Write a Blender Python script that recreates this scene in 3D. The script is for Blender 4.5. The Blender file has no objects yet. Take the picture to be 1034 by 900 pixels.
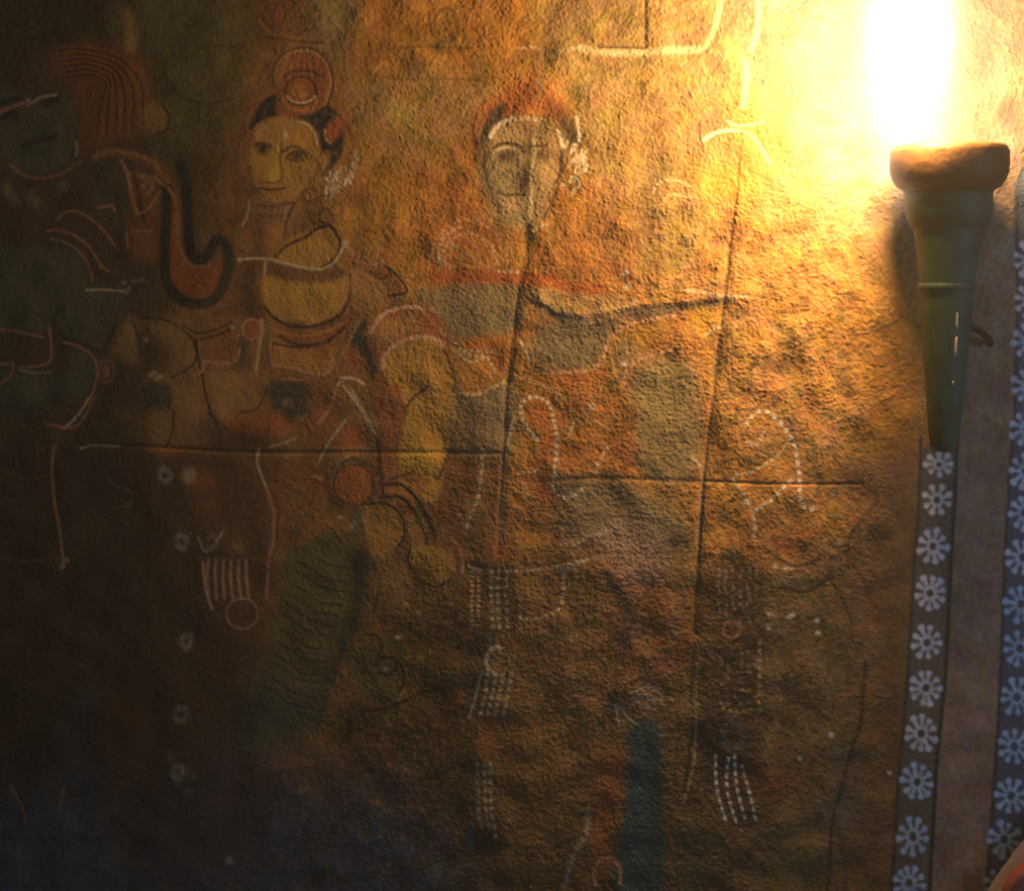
import bpy, bmesh, math, random
import numpy as np
from mathutils import Vector, Matrix

random.seed(7)
rng = np.random.default_rng(7)
scene = bpy.context.scene
COL = scene.collection

# ------------------------------------------------------------------ place and scale
S = 0.0018            # metres per photograph pixel on the wall plane
CAM_D = 3.0           # camera distance from the wall
ZC = 1.6              # height of the middle of the photograph
def at(px, py, depth=0.0):
    """a point 'depth' metres in front of the wall, seen at photograph pixel (px, py)"""
    k = (CAM_D - depth) / CAM_D
    return Vector(((px - 517) * S * k, -depth, ZC + (450 - py) * S * k))

# ------------------------------------------------------------------ painter (colour of the paint on the wall)
X0, Y0, X1, Y1 = -40, -40, 1074, 940
W, H = X1 - X0, Y1 - Y0
YY, XX = np.mgrid[Y0:Y1, X0:X1].astype(np.float32)

def blur_noise(lo, hi, seed, shape=None):
    """smooth noise with features between lo and hi pixels, unit variance"""
    h, w = shape or (H, W)
    r = np.random.default_rng(seed)
    f = np.fft.rfft2(r.standard_normal((h, w)))
    fy = np.fft.fftfreq(h)[:, None]; fx = np.fft.rfftfreq(w)[None, :]
    k = np.sqrt(fx * fx + fy * fy) + 1e-9
    band = np.exp(-(k * lo) ** 2) * (1 - np.exp(-(k * hi) ** 2))
    o = np.fft.irfft2(f * band, s=(h, w))
    return ((o - o.mean()) / o.std()).astype(np.float32)

N_FINE = blur_noise(1.9, 9, 1)
N_MID = blur_noise(8, 40, 2)
N_BIG = blur_noise(40, 220, 3)
N_WORN = blur_noise(3.0, 16, 4)

PAL = dict(
    ochre=(.50, .29, .105), orange=(.49, .24, .05), dark_ground=(.05, .046, .029), glare_cream=(.42, .35, .25), lower=(.115, .082, .041), skinL=(.30, .2, .06), olive=(.34, .265, .12), tan=(.44, .33, .17), greyolive=(.25, .215, .125),
    red=(.46, .135, .04), rust=(.36, .13, .05), brown=(.20, .105, .05), dbrown=(.055, .033, .024), umber=(.14, .09, .05),
    yellow=(.62, .40, .05), skin=(.54, .31, .07), skin2=(.36, .22, .085), green=(.085, .10, .062), greenL=(.14, .16, .095), dgreen=(.035, .048, .042), black=(.02, .026, .028),
    teal=(.03, .105, .115), moss=(.15, .145, .06), white=(.80, .74, .60), cream=(.66, .55, .36), pink=(.68, .42, .28), rose=(.54, .27, .17),
    mauve=(.27, .19, .15), band=(.115, .10, .08), petal=(.62, .68, .86), petalw=(.80, .76, .72), blueband=(.07, .10, .16), petal_daylit_blue=(.42, .62, .92),
    slate=(.09, .13, .16), greywhite=(.55, .50, .42), blue=(.05, .09, .14), purple=(.10, .085, .12), dolive=(.12, .105, .06), face=(.40, .34, .20))

IMG = np.zeros((H, W, 3), np.float32)
OWN = np.zeros((H, W), np.int16)
OWN_KEYS = ['']
def own_id(key):
    if key not in OWN_KEYS: OWN_KEYS.append(key)
    return OWN_KEYS.index(key)

ORG = [0.0, 0.0, 1.0]
def O(x=0, y=0, s=3.913):
    ORG[:] = [x, y, s]
def _pts(p):
    a = np.array(p, np.float64).reshape(-1, 2)
    return a / ORG[2] + np.array(ORG[:2])
def smooth(a, closed, n=6):
    m = len(a)
    if m < 3: return a
    out = []
    rngs = range(m if closed else m - 1)
    for i in rngs:
        if closed: p0, p1, p2, p3 = a[(i - 1) % m], a[i], a[(i + 1) % m], a[(i + 2) % m]
        else: p0, p1, p2, p3 = a[max(i - 1, 0)], a[i], a[i + 1], a[min(i + 2, m - 1)]
        for k in range(n):
            t = k / n
            out.append(.5 * (2 * p1 + (p2 - p0) * t + (2 * p0 - 5 * p1 + 4 * p2 - p3) * t * t + (3 * p1 - p0 - 3 * p2 + p3) * t ** 3))
    if not closed: out.append(a[-1])
    return np.array(out)
def box(a, pad):
    x0 = int(max(a[:, 0].min() - pad - X0, 0)); x1 = int(min(a[:, 0].max() + pad - X0 + 2, W))
    y0 = int(max(a[:, 1].min() - pad - Y0, 0)); y1 = int(min(a[:, 1].max() + pad - Y0 + 2, H))
    return (slice(y0, y1), slice(x0, x1)) if x1 > x0 and y1 > y0 else None
def seg_dist(a, closed, sl):
    x, y = XX[sl], YY[sl]
    d = np.full(x.shape, 1e9, np.float32)
    along = np.zeros(x.shape, np.float32)
    L = 0.0
    m = len(a)
    for i in range(m if closed else m - 1):
        p, q = a[i], a[(i + 1) % m]
        v = q - p; l2 = max(float(v @ v), 1e-9)
        t = np.clip(((x - p[0]) * v[0] + (y - p[1]) * v[1]) / l2, 0, 1)
        dd = (x - p[0] - t * v[0]) ** 2 + (y - p[1] - t * v[1]) ** 2
        better = dd < d
        d = np.where(better, dd, d)
        along = np.where(better, L + t * math.sqrt(l2), along)
        L += math.sqrt(l2)
    return np.sqrt(d), along
def inside(a, sl):
    x, y = XX[sl], YY[sl]
    c = np.zeros(x.shape, bool)
    m = len(a)
    for i in range(m):
        p, q = a[i], a[(i + 1) % m]
        if p[1] == q[1]: continue
        cond = (y < max(p[1], q[1])) & (y >= min(p[1], q[1]))
        xi = p[0] + (y - p[1]) * (q[0] - p[0]) / (q[1] - p[1])
        c ^= cond & (x < xi)
    return c
def colour(c):
    return np.array(PAL[c] if isinstance(c, str) else c, np.float32) * TINT[0]
TINT = [1.0]          # scales the paint colour, set lower for some figures
def put(sl, alpha, c, worn, keep=False):
    if worn: alpha = alpha * np.clip(1 - worn * np.clip(.15 + .75 * N_WORN[sl], 0, 1.2), 0, 1)
    alpha = np.clip(alpha, 0, 1)[..., None]
    IMG[sl] = IMG[sl] * (1 - alpha) + colour(c) * alpha
def F(c, pts, soft=2.0, al=1.0, own=None, worn=.25, straight=False):
    a = _pts(pts)
    if not straight: a = smooth(a, True)
    sl = box(a, soft + 1)
    if sl is None: return
    d, _ = seg_dist(a, True, sl)
    ins = inside(a, sl)
    sd = np.where(ins, -d, d)
    if soft >= 14: worn = worn * .15
    if c is not None: put(sl, al * np.clip(.5 - sd / max(soft, .6), 0, 1), c, worn)
    if own: OWN[sl][ins] = own_id(own)
def E(c, cx, cy, rx, ry, rot=0, **k):
    t = np.linspace(0, 2 * math.pi, 17)[:-1]
    u, v = rx * np.cos(t), ry * np.sin(t)
    r = math.radians(rot)
    F(c, np.stack([cx + u * math.cos(r) - v * math.sin(r), cy + u * math.sin(r) + v * math.cos(r)], 1), **k)
def L(c, w, pts, al=1.0, soft=1.2, bead=0, own=None, worn=.15, closed=False, straight=False):
    """a brush stroke w pixels wide; bead > 0 breaks it into dabs that many pixels apart"""
    a = _pts(pts)
    if not straight: a = smooth(a, closed)
    sl = box(a, w + soft + 2)
    if sl is None: return
    d, s = seg_dist(a, closed, sl)
    m = np.clip(.5 + (w * .5 - d) / soft, 0, 1)
    if bead: m = m * np.clip(.6 + .8 * np.cos(s * 2 * math.pi / bead), 0.2, 1)
    put(sl, min(1, al * 1.25) * m, c, worn)
    if own: OWN[sl][d < w / 2 + .5] = own_id(own)
def R(c, w, cx, cy, rx, ry, a0=0, a1=360, **k):
    t = np.radians(np.linspace(a0, a1, 16))
    L(c, w, np.stack([cx + rx * np.cos(t), cy + ry * np.sin(t)], 1), **k)
def rosette(cx, cy, rx, ry, c, own, n=12, rot=0.0, dot='dgreen'):
    O(0, 0, 1)
    E(None, cx, cy, rx + 1.5, ry + 1.5, own=own)
    n = max(8, n - 3); rx *= 1.08; ry *= 1.06
    for k in range(n):
        t = rot + 2 * math.pi * k / n + random.uniform(-.08, .08)
        j = random.uniform(.88, 1.06); al = random.uniform(.7, 1.1)
        u, v = math.cos(t), math.sin(t)
        L(c, 4.2 * j, [cx + u * rx * .30, cy + v * ry * .30, cx + u * rx * .8 * j, cy + v * ry * .8 * j], al=.7 * al, soft=1.8, worn=.5)
        for s in (-.055, .055):
            E(c, cx + math.cos(t + s) * rx * .80 * j, cy + math.sin(t + s) * ry * .80 * j, 2.9 * j, 2.9 * j, soft=2.2, worn=.4, al=.8 * al)
    R(c, 2.0, cx, cy, rx * .3, ry * .3, al=.4, soft=1.8)
    E(dot, cx, cy, 2.0, 2.0, soft=1.6)

# ---- ground colours of the old wall
IMG[:] = PAL['orange']
O(0, 0, 1)
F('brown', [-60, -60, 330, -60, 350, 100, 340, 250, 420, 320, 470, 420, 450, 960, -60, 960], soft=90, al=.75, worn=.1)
F('dark_ground', [-60, -60, 225, -60, 235, 100, 205, 250, 150, 420, 210, 560, 300, 960, -60, 960], soft=70, al=.95, worn=.1)  # darker base colour towards the left
F('moss', [130, -20, 245, -20, 240, 110, 200, 150, 150, 150, 120, 60], soft=26, al=.55)
F('olive', [330, -60, 365, -60, 350, 45, 330, 60, 310, 20], soft=20, al=.7)
F('olive', [560, -60, 770, -60, 745, 130, 720, 260, 640, 290, 600, 200, 560, 90], soft=46, al=.75)
F('olive', [360, 80, 500, 80, 470, 150, 400, 160, 370, 140], soft=36, al=.55)
F('glare_cream', [780, -60, 1080, -60, 1080, 240, 900, 260, 830, 220, 790, 140], soft=90, al=.9)  # glare of the flame painted into the wall colour as cream
F('ochre', [740, 250, 900, 260, 905, 420, 830, 470, 730, 440], soft=40, al=.7)
F('ochre', [640, 280, 735, 275, 730, 305, 640, 305], soft=10, al=.8)
F('tan', [535, 292, 640, 300, 640, 312, 600, 322, 560, 318, 540, 306], soft=8, al=.9)
F('greyolive', [425, 290, 530, 290, 520, 335, 455, 340, 435, 315], soft=12, al=.85)
F('black', [552, 310, 575, 320, 610, 320, 640, 313, 690, 307, 725, 303, 720, 309, 690, 312, 640, 321, 605, 330, 565, 328], soft=5, al=.75)  # shadow under the ledge, painted in
F('slate', [548, 308, 600, 324, 640, 313, 690, 307, 728, 303, 722, 312, 690, 316, 640, 327, 600, 334, 545, 338], soft=10, al=.6)  # blue-grey soft edge of the painted ledge shadow
F('greyolive', [540, 335, 620, 330, 640, 360, 610, 375, 545, 372], soft=16, al=.85)
F('greyolive', [640, 370, 690, 360, 705, 400, 700, 480, 660, 485, 640, 440], soft=18, al=.85)
F('greyolive', [460, 392, 520, 390, 515, 455, 455, 455], soft=16, al=.85)
F('greyolive', [560, 478, 640, 490, 690, 520, 690, 600, 620, 560, 560, 540], soft=30, al=.8)
F('brown', [455, 460, 505, 460, 500, 580, 460, 590, 440, 520], soft=26, al=.6)
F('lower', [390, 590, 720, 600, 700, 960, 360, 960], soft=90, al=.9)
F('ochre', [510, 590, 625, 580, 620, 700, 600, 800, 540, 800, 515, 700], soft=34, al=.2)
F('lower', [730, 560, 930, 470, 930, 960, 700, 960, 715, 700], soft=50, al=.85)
F('moss', [790, 560, 860, 580, 865, 700, 830, 820, 780, 840, 770, 700], soft=40, al=.25)
F('brown', [860, 480, 930, 450, 920, 600, 905, 960, 840, 960, 872, 700], soft=26, al=.5)
F('orange', [715, 490, 860, 500, 850, 560, 760, 580, 710, 560], soft=26, al=.6)
F('red', [430, 200, 480, 190, 500, 280, 440, 290, 425, 250], soft=30, al=.5)
F('red', [560, 200, 640, 210, 640, 290, 560, 290], soft=40, al=.35)
F('red', [560, 400, 650, 410, 640, 470, 560, 480], soft=30, al=.4)
F('red', [620, 560, 690, 610, 690, 680, 625, 680], soft=30, al=.35)
F('blue', [-60, 800, 300, 780, 430, 830, 440, 960, -60, 960], soft=80, al=.85)  # cool daylight tint painted over the lower left of the wall
F('mauve', [955, 180, 1080, 170, 1080, 960, 925, 960, 950, 700, 962, 500], soft=14, al=.9, worn=.1)
for cname, seed, lo, hi, cut, a in (('moss', 31, 14, 60, .5, .5), ('rust', 32, 12, 50, .7, .4), ('dbrown', 33, 8, 36, .9, .45), ('ochre', 34, 10, 44, 1.0, .4)):
    nz = np.clip((blur_noise(lo, hi, seed) - cut) / .8, 0, 1) * a * np.clip((905 - XX) / 40, 0, 1) * np.clip((YY - 150 + XX * .1) / 250, .25, 1) * np.clip((XX - 150) / 250, .03, 1) * np.clip((960 - YY) / 200, .3, 1)
    IMG[:] = IMG * (1 - nz[..., None]) + np.array(PAL[cname]) * nz[..., None] * .85
mott = 1 + .10 * N_BIG + .09 * N_MID + .05 * N_FINE
IMG *= np.clip(mott, .6, 1.5)[..., None]
IMG[..., 1] *= 1 + .05 * blur_noise(30, 120, 21)
IMG[..., 2] *= 1 + .12 * blur_noise(20, 90, 22)

# grey halo painted around the flame to hold down its glare on the plaster
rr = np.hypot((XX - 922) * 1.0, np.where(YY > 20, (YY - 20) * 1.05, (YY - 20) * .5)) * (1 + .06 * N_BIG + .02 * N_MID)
glare_cut = np.clip((310 - rr) / 230, 0, 1) ** 1.4 * .93
IMG[:] = IMG * (1 - glare_cut[..., None]) + np.array((.125, .098, .115), np.float32) * glare_cut[..., None]
# ================= border bands of white flowers
O(0, 0, 1)
B1 = 'floral_border_a'
F('band', [934, 452, 966, 452, 962, 555, 956, 650, 953, 700, 946, 770, 940, 880, 934, 960, 896, 960, 902, 870, 908, 780, 917, 690, 922, 590, 929, 500], soft=2, own=B1, worn=.2)
L('dgreen', 3.5, [930, 440, 928, 500, 922, 590, 916, 690, 908, 780, 902, 870, 894, 960], al=.8, soft=2.5, own=B1)
L('black', 4, [967, 440, 964, 500, 961, 555, 957, 640, 954, 690, 946, 770, 941, 860, 935, 960], al=.85, soft=2.5, own=B1)
for i, (x, y, rx, ry, c, n) in enumerate([(948, 469, 15, 13, 'petalw', 11), (946, 505, 16, 17, 'petalw', 11), (942, 552, 16, 19, 'petal', 12), (939, 599, 17, 19, 'petal', 13), (936, 649, 17, 19, 'petal', 12),
        (935, 695, 17, 19, 'petal', 13), (930, 741, 17, 20, 'petal', 13), (926, 790, 17, 20, 'petal_daylit_blue', 13), (922, 845, 17, 22, 'petal_daylit_blue', 12), (918, 892, 17, 20, 'petal_daylit_blue', 13)]):  # petals turn bluer downwards: cool daylight painted into their colour
    rosette(x, y, rx, ry, c, B1 + '|rosette%d' % i, n, i * .37)
O(0, 0, 1)
B2 = 'floral_border_b'
F('blueband', [1027, 180, 1080, 180, 1080, 960, 990, 960, 999, 870, 1004, 790, 1010, 690, 1014, 560, 1020, 480, 1025, 400, 1027, 300], soft=2, own=B2, worn=.2)
L('dgreen', 3.5, [1027, 200, 1027, 300, 1025, 400, 1020, 480, 1015, 560, 1010, 690, 1004, 790, 998, 870, 990, 960], al=.8, soft=2.5, own=B2)
for i, (x, y, c) in enumerate([(1040, 262, 'petalw'), (1040, 303, 'petalw'), (1039, 346, 'petal'), (1038, 390, 'petal'), (1037, 433, 'petal'), (1036, 476, 'petal'), (1035, 518, 'petal'), (1033, 563, 'petal'), (1031, 610, 'petal_daylit_blue'),
        (1030, 655, 'petal_daylit_blue'), (1027, 704, 'petal_daylit_blue'), (1024, 754, 'petal_daylit_blue'), (1021, 804, 'petal_daylit_blue'), (1014, 848, 'petal_daylit_blue'), (1010, 894, 'petal_daylit_blue')]):  # cool daylight put into the petal colours on this band too
    rosette(x, y, 18, 20, c, B2 + '|rosette%d' % i, 12, i * .5, dot='blue')
O(0, 0, 1)
L('mauve', 3, [958, 470, 958, 560], al=0)

# ================= figure at the far left: dark green face, striped red hair
G = 'painted_figure_green'
TINT[0] = .66
O(0, 0, 1)
F('umber', [-50, 60, 70, 40, 150, 60, 165, 150, 195, 210, 235, 250, 230, 300, 170, 310, 140, 330, 120, 360, 105, 400, 75, 440, 40, 470, -50, 470], soft=8, al=.55, own=G)
F('dbrown', [-50, 470, 60, 460, 130, 470, 140, 600, 110, 690, 40, 760, -50, 800], soft=14, al=.35, own=G)
O()
F('greenL', [-60, 330, 60, 360, 150, 390, 250, 370, 300, 420, 310, 520, 300, 600, 250, 670, 140, 690, 40, 660, -60, 600], soft=14, al=.95, own=G + '|face')
F('dolive', [-60, 390, 60, 410, 110, 400, 130, 480, 60, 540, -60, 560], soft=30, al=.6)
L('black', 7, [10, 465, 35, 450, 60, 455], al=.8, soft=5); L('black', 7, [180, 410, 205, 398, 222, 392], al=.9, soft=5)
L('rose', 4, [-20, 450, 30, 428, 90, 408, 110, 415], al=.9); L('cream', 3, [110, 395, 130, 405, 160, 385, 220, 375], al=.65); L('dgreen', 6, [-20, 420, 40, 395, 80, 390], al=.7)
L('black', 6, [95, 578, 140, 558, 180, 548, 215, 540], al=.7, soft=5); L('dgreen', 5, [110, 600, 160, 605, 200, 590], al=.5, soft=6)
L('rose', 3, [40, 650, 90, 690, 160, 705, 240, 690, 290, 655, 320, 640], al=.7); L('cream', 3, [300, 560, 306, 590, 302, 615], al=.6)
F('rust', [200, 220, 300, 165, 420, 165, 520, 190, 590, 270, 600, 360, 600, 430, 560, 500, 540, 545, 430, 560, 330, 590, 320, 480, 290, 380, 240, 300], soft=18, al=.75, own=G + '|hair')
for k in range(12):
    u = k / 11
    L('dbrown' if k % 2 else 'red', 1.9, [230 + 40 * u, 250 + 55 * u - 60 * (1 - u), 330 + 30 * u, 205 + 110 * u - 20, 480 - 60 * u, 225 + 110 * u, 575 - 200 * u * .9, 330 + 90 * u, 575 - 190 * u, 500 + 40 * u], al=.75, worn=.3)
E('ochre', 612, 468, 52, 62, soft=10, own=G + '|ear_disc'); L('dbrown', 3, [640, 410, 668, 460, 660, 510, 620, 530], al=.7)
for (x, y) in [(25, 740), (60, 790), (120, 770), (140, 800), (250, 735), (35, 760)]: E('cream', x, y, 16, 20, soft=8, al=.6)
F('umber', [-60, 720, 200, 700, 340, 640, 520, 640, 540, 800, 480, 900, -60, 900], soft=20, al=.4)
# shoulder, garlands and the curled ornament
O(90, 130, 6)
F('dolive', [20, 190, 180, 190, 240, 420, 250, 560, 210, 620, 150, 540, 0, 480], soft=4, al=.9, own=G + '|shoulder')
F('rust', [40, 150, 160, 110, 330, 150, 450, 200, 520, 300, 570, 500, 580, 760, 520, 850, 460, 850, 450, 640, 440, 400, 420, 300, 300, 210, 180, 175, 40, 185], soft=4, al=.85, own=G + '|curled_ornament')
F('rust', [260, 250, 430, 350, 430, 640, 400, 820, 240, 740, 230, 600], soft=12, al=.7)
O(0, 200)
F('red', [655, 60, 705, 0, 715, 160, 740, 235, 790, 275, 840, 260, 868, 225, 880, 270, 860, 350, 810, 385, 740, 385, 695, 350, 668, 290], soft=5, al=.95, own=G + '|curled_ornament')
L('ochre', 3, [690, 60, 700, 150, 725, 230, 770, 270, 830, 265], al=.7)
for (x, y) in [(700, 300), (740, 330), (790, 350), (830, 330), (850, 290), (775, 310), (720, 260)]: E('cream', x, y, 6, 5, soft=3, al=.45)
L('black', 10.5, [655, -45, 658, 60, 652, 200, 655, 310, 690, 380, 740, 415, 800, 420, 850, 395, 885, 330, 905, 260, 895, 195, 862, 165, 840, 190, 820, 225, 790, 245, 758, 225, 745, 150, 742, 60, 735, -60, 715, -130], soft=3, worn=.2, own=G + '|curled_ornament|outline')
L('ochre', 4, [500, -100, 610, -75, 680, -20, 700, 60, 700, 150], al=.8, worn=.4)
O(90, 130, 6)
L('ochre', 5, [30, 175, 100, 140, 180, 135, 300, 165, 420, 215], al=.6); L('rose', 3.5, [190, 190, 230, 270, 260, 400, 290, 510], al=.9); L('dbrown', 3, [240, 200, 280, 300, 300, 400, 330, 560], al=.7)
L('orange', 5, [400, 225, 440, 280, 480, 320], al=.8)
for (x, y) in [(320, 290), (350, 320), (380, 330), (355, 390), (375, 360), (330, 350), (400, 290)]: E('cream', x, y, 12, 14, soft=3, al=.55)
L('rose', 3, [290, 520, 350, 490, 400, 430, 430, 380], al=.8); L('rose', 3, [60, 480, 140, 465, 150, 500], al=.7); L('rose', 3, [225, 640, 235, 720], al=.7)
L('rose', 3, [250, 640, 300, 620, 380, 620], al=.4)
O(0, 200)
F('greenL', [-60, 170, 100, 200, 250, 180, 330, 230, 365, 330, 480, 370, 480, 430, 430, 560, 400, 620, 240, 560, 190, 530, -60, 510], soft=12, al=.95, own=G + '|torso')
F('greenL', [-60, 660, 100, 690, 250, 690, 300, 600, 380, 640, 380, 720, 280, 800, 100, 850, -60, 820], soft=14, al=.95, own=G + '|torso')
F('dgreen', [-60, 790, 120, 820, 240, 780, 160, 850, -60, 850], soft=16, al=.8)
L('black', 5, [250, 430, 215, 480, 240, 540, 370, 600, 410, 610, 460, 500], al=.6, soft=5)
for pts in ([225, 85, 260, 55, 310, 55, 370, 90, 420, 140, 455, 190], [180, 130, 250, 130, 320, 165, 370, 215, 400, 280], [200, 160, 270, 180, 330, 230, 360, 300, 362, 330], [320, 165, 350, 190, 395, 260, 430, 290]):
    L('rose', 2.4, pts, al=.8)
L('cream', 2.4, [340, 365, 400, 362, 490, 368], al=.8)
for (x, y) in [(490, 335), (510, 355), (530, 330), (560, 325), (500, 372)]: E('cream', x, y, 11, 9, soft=3, al=.6)
for pts in ([-20, 515, 80, 530, 165, 550], [192, 500, 200, 560, 200, 640, 150, 665, 80, 670], [250, 570, 310, 585, 365, 625, 385, 680, 370, 760, 320, 840, 270, 900], [50, 650, 45, 700, -20, 750], [-20, 655, 40, 655]):
    L('rose', 2.6, pts, al=.8)
L('cream', 3, [80, 680, 130, 690, 200, 690], al=.4)
E('rose', 420, 685, 32, 48, soft=8, al=.7, own=G + '|armlet'); R('dbrown', 2.4, 420, 685, 20, 32, al=.6)
O(0, 400)
L('rose', 3, [180, 110, 300, 120, 370, 10], al=.7); L('cream', 2.4, [250, 130, 310, 75, 350, 10], al=.8); L('cream', 2.4, [320, 205, 370, 195, 470, 198], al=.9)
L('rose', 3, [215, 200, 205, 290, 215, 420, 235, 520, 245, 600, 250, 680], al=.9, own=G + '|waist_cord')
L('brown', 3, [20, 300, 120, 330, 200, 300], al=.7); L('cream', 2, [430, 330, 460, 360, 520, 380, 510, 430, 450, 440], al=.35)
L('brown', 3, [60, 210, 70, 290], al=.5); L('brown', 3, [150, 190, 150, 290], al=.5); L('brown', 4, [-20, 640, 100, 655, 230, 640], al=.6)
for (x, y) in [(265, 648), (245, 675), (510, 430), (672, 575)]: E('cream', x, y, 8, 8, soft=3, al=.9)
F('moss', [280, 560, 400, 470, 520, 440, 430, 560, 330, 640], soft=30, al=.5)
O(0, 670)
F('black', [-60, 440, 100, 350, 250, 230, 380, 120, 400, -40, 420, 60, 380, 300, 250, 420, 100, 480, -60, 520], soft=40, al=.7)
F('slate', [300, 180, 380, 140, 360, 300, 330, 420, 280, 500, 250, 700, 180, 720, 220, 450], soft=40, al=.7)
L('umber', 12, [440, 20, 440, 200, 430, 520], al=.6, soft=8); L('umber', 10, [580, 0, 580, 250, 590, 350, 620, 500], al=.7, soft=6); L('rust', 30, [510, 20, 500, 300, 470, 700], al=.12, soft=24)
L('rose', 3, [40, 480, 90, 580, 100, 620], al=.4); L('rose', 3, [250, 500, 235, 580], al=.35)

# ================= woman with the tall crown
A = 'painted_figure_crowned'
TINT[0] = 1.0
O(0, 0, 1)
F('skin2', [300, 40, 340, 70, 352, 130, 362, 180, 345, 210, 390, 250, 405, 290, 450, 320, 465, 380, 440, 460, 425, 500, 465, 560, 460, 610, 400, 610, 370, 640, 330, 740, 250, 790, 190, 780, 150, 640, 150, 480, 120, 400, 150, 330, 200, 310, 235, 250, 240, 150, 262, 80], soft=16, al=.12, own=A)
F('dbrown', [110, 465, 270, 465, 275, 640, 250, 860, 120, 860, 110, 600], soft=40, al=.6)
O(235, 40, 5)
F('rust', [60, 420, 100, 280, 210, 210, 240, 120, 270, 70, 350, 40, 440, 60, 500, 130, 520, 220, 580, 330, 590, 480, 560, 600, 540, 560, 440, 560, 300, 420, 110, 470, 90, 700, 50, 640], soft=12, al=.55)
F('rust', [215, 230, 215, 140, 260, 80, 340, 50, 420, 60, 480, 130, 500, 220, 470, 330, 400, 370, 300, 385, 240, 340], soft=5, al=.95, own=A + '|crown')
L('ochre', 3, [222, 235, 218, 150, 262, 85, 340, 55, 418, 66, 475, 132, 495, 220, 468, 325], al=.55); L('dbrown', 2.2, [210, 240, 206, 145, 255, 74, 340, 43, 425, 54, 486, 125, 508, 222, 478, 338], al=.7)
F('orange', [220, 200, 235, 120, 285, 80, 290, 150, 260, 200], soft=14, al=.8)
E('red', 345, 265, 95, 95, soft=6, al=.75, own=A + '|crown|medallion'); R('dbrown', 2.4, 345, 260, 78, 72, al=.7); E('rust', 345, 235, 60, 40, soft=6, al=.7); E('orange', 345, 250, 30, 26, soft=6, al=.7)
R('cream', 2.2, 345, 268, 76, 52, 20, 160, al=.9); R('orange', 3, 345, 280, 95, 80, 10, 170, al=.8); R('ochre', 2, 345, 250, 45, 36, 20, 170, al=.8)
for k in range(5): L('dbrown', 1.6, [265 + 40 * k, 195 - 20 * abs(k - 2) * -.4, 285 + 30 * k, 120, 310 + 20 * k, 70], al=.55)
R('dbrown', 2.4, 350, 195, 90, 40, 190, 350, al=.7)
F('black', [85, 440, 110, 370, 150, 310, 210, 278, 222, 300, 218, 350, 225, 385, 180, 395, 130, 425, 95, 455], soft=3, worn=.15, own=A + '|hair')
F('black', [320, 390, 400, 375, 470, 335, 520, 360, 550, 420, 560, 520, 545, 590, 500, 650, 470, 700, 480, 640, 490, 570, 440, 550, 430, 480, 380, 420], soft=3, worn=.15, own=A + '|hair')
for (x, y) in [(175, 340), (160, 370), (425, 415), (465, 370), (450, 460), (520, 570), (510, 380)]: E('greywhite', x, y, 9, 12, soft=4, al=.18)
F('red', [480, 430, 530, 385, 550, 420, 545, 470, 500, 520, 465, 500], soft=4, own=A + '|hair_flower', al=.95); L('cream', 2, [465, 455, 470, 500, 495, 525], al=.6)
F('skin', [105, 480, 130, 430, 200, 395, 290, 395, 370, 420, 420, 470, 440, 560, 420, 640, 370, 740, 310, 810, 240, 830, 170, 810, 110, 730, 85, 620, 95, 530], soft=5, own=A + '|face', al=.95)
F('rose', [130, 460, 180, 430, 200, 480, 190, 520, 120, 520], soft=12, al=.45); F('orange', [330, 420, 400, 460, 420, 540, 360, 540, 310, 480], soft=16, al=.6)
F('yellow', [212, 520, 238, 520, 245, 600, 238, 680, 225, 715, 170, 722, 178, 690, 205, 600], soft=8, al=1); E('orange', 225, 455, 32, 52, soft=8, al=.95); F('rust', [95, 640, 140, 640, 150, 720, 115, 730], soft=14, al=.3)
L('cream', 2, [330, 415, 380, 430, 415, 480, 430, 530], al=.9); E('white', 267, 485, 9, 20, soft=3, al=.95)
E('dbrown', 152, 555, 26, 24, soft=6, al=.95); E('black', 152, 552, 13, 18, soft=5, al=.9); L('umber', 3, [105, 530, 140, 522, 190, 535], al=.9); L('dbrown', 2, [110, 550, 140, 528, 190, 548], al=.7)
E('dbrown', 322, 588, 34, 19, soft=6, al=.8); E('black', 325, 585, 17, 16, soft=5, al=.9); L('umber', 3, [255, 565, 300, 540, 350, 555, 390, 585], al=.9); L('dbrown', 2, [270, 600, 300, 570, 350, 568, 380, 600], al=.8); L('dbrown', 1.8, [280, 605, 325, 615, 370, 605], al=.6)
L('brown', 2.6, [250, 520, 240, 600, 250, 680, 235, 715, 190, 725, 150, 715], al=.75); E('dbrown', 235, 720, 12, 7, soft=5, al=.6)
F('rust', [140, 745, 190, 735, 260, 745, 220, 790, 160, 790], soft=8, al=.8); L('dbrown', 2.2, [135, 750, 190, 758, 262, 750], al=.8); L('umber', 2.5, [160, 820, 210, 832, 270, 822], al=.6)
L('brown', 2.4, [90, 640, 105, 730, 150, 790], al=.7)
F('skin', [400, 570, 450, 565, 485, 580, 475, 650, 440, 720, 400, 740, 380, 680], soft=6, al=.85, own=A + '|ear'); L('brown', 2.2, [450, 570, 485, 580, 475, 640, 450, 690, 445, 640], al=.8); L('brown', 2, [420, 600, 430, 660, 390, 720], al=.7)
L('orange', 3, [365, 740, 400, 735, 430, 750, 420, 790, 380, 800, 360, 770], al=.8, closed=True)
for k in range(36):
    x, y = random.uniform(465, 625), 0
    y = 735 - (x - 470) * .95 + random.uniform(-45, 75)
    L('cream' if k % 3 else 'white', 2.0, [x, y, x + random.uniform(-8, 18), y + random.uniform(18, 42)], al=.75)
E(None, 550, 690, 85, 110, rot=35, own=A + '|earring')
O(200, 0)
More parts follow.
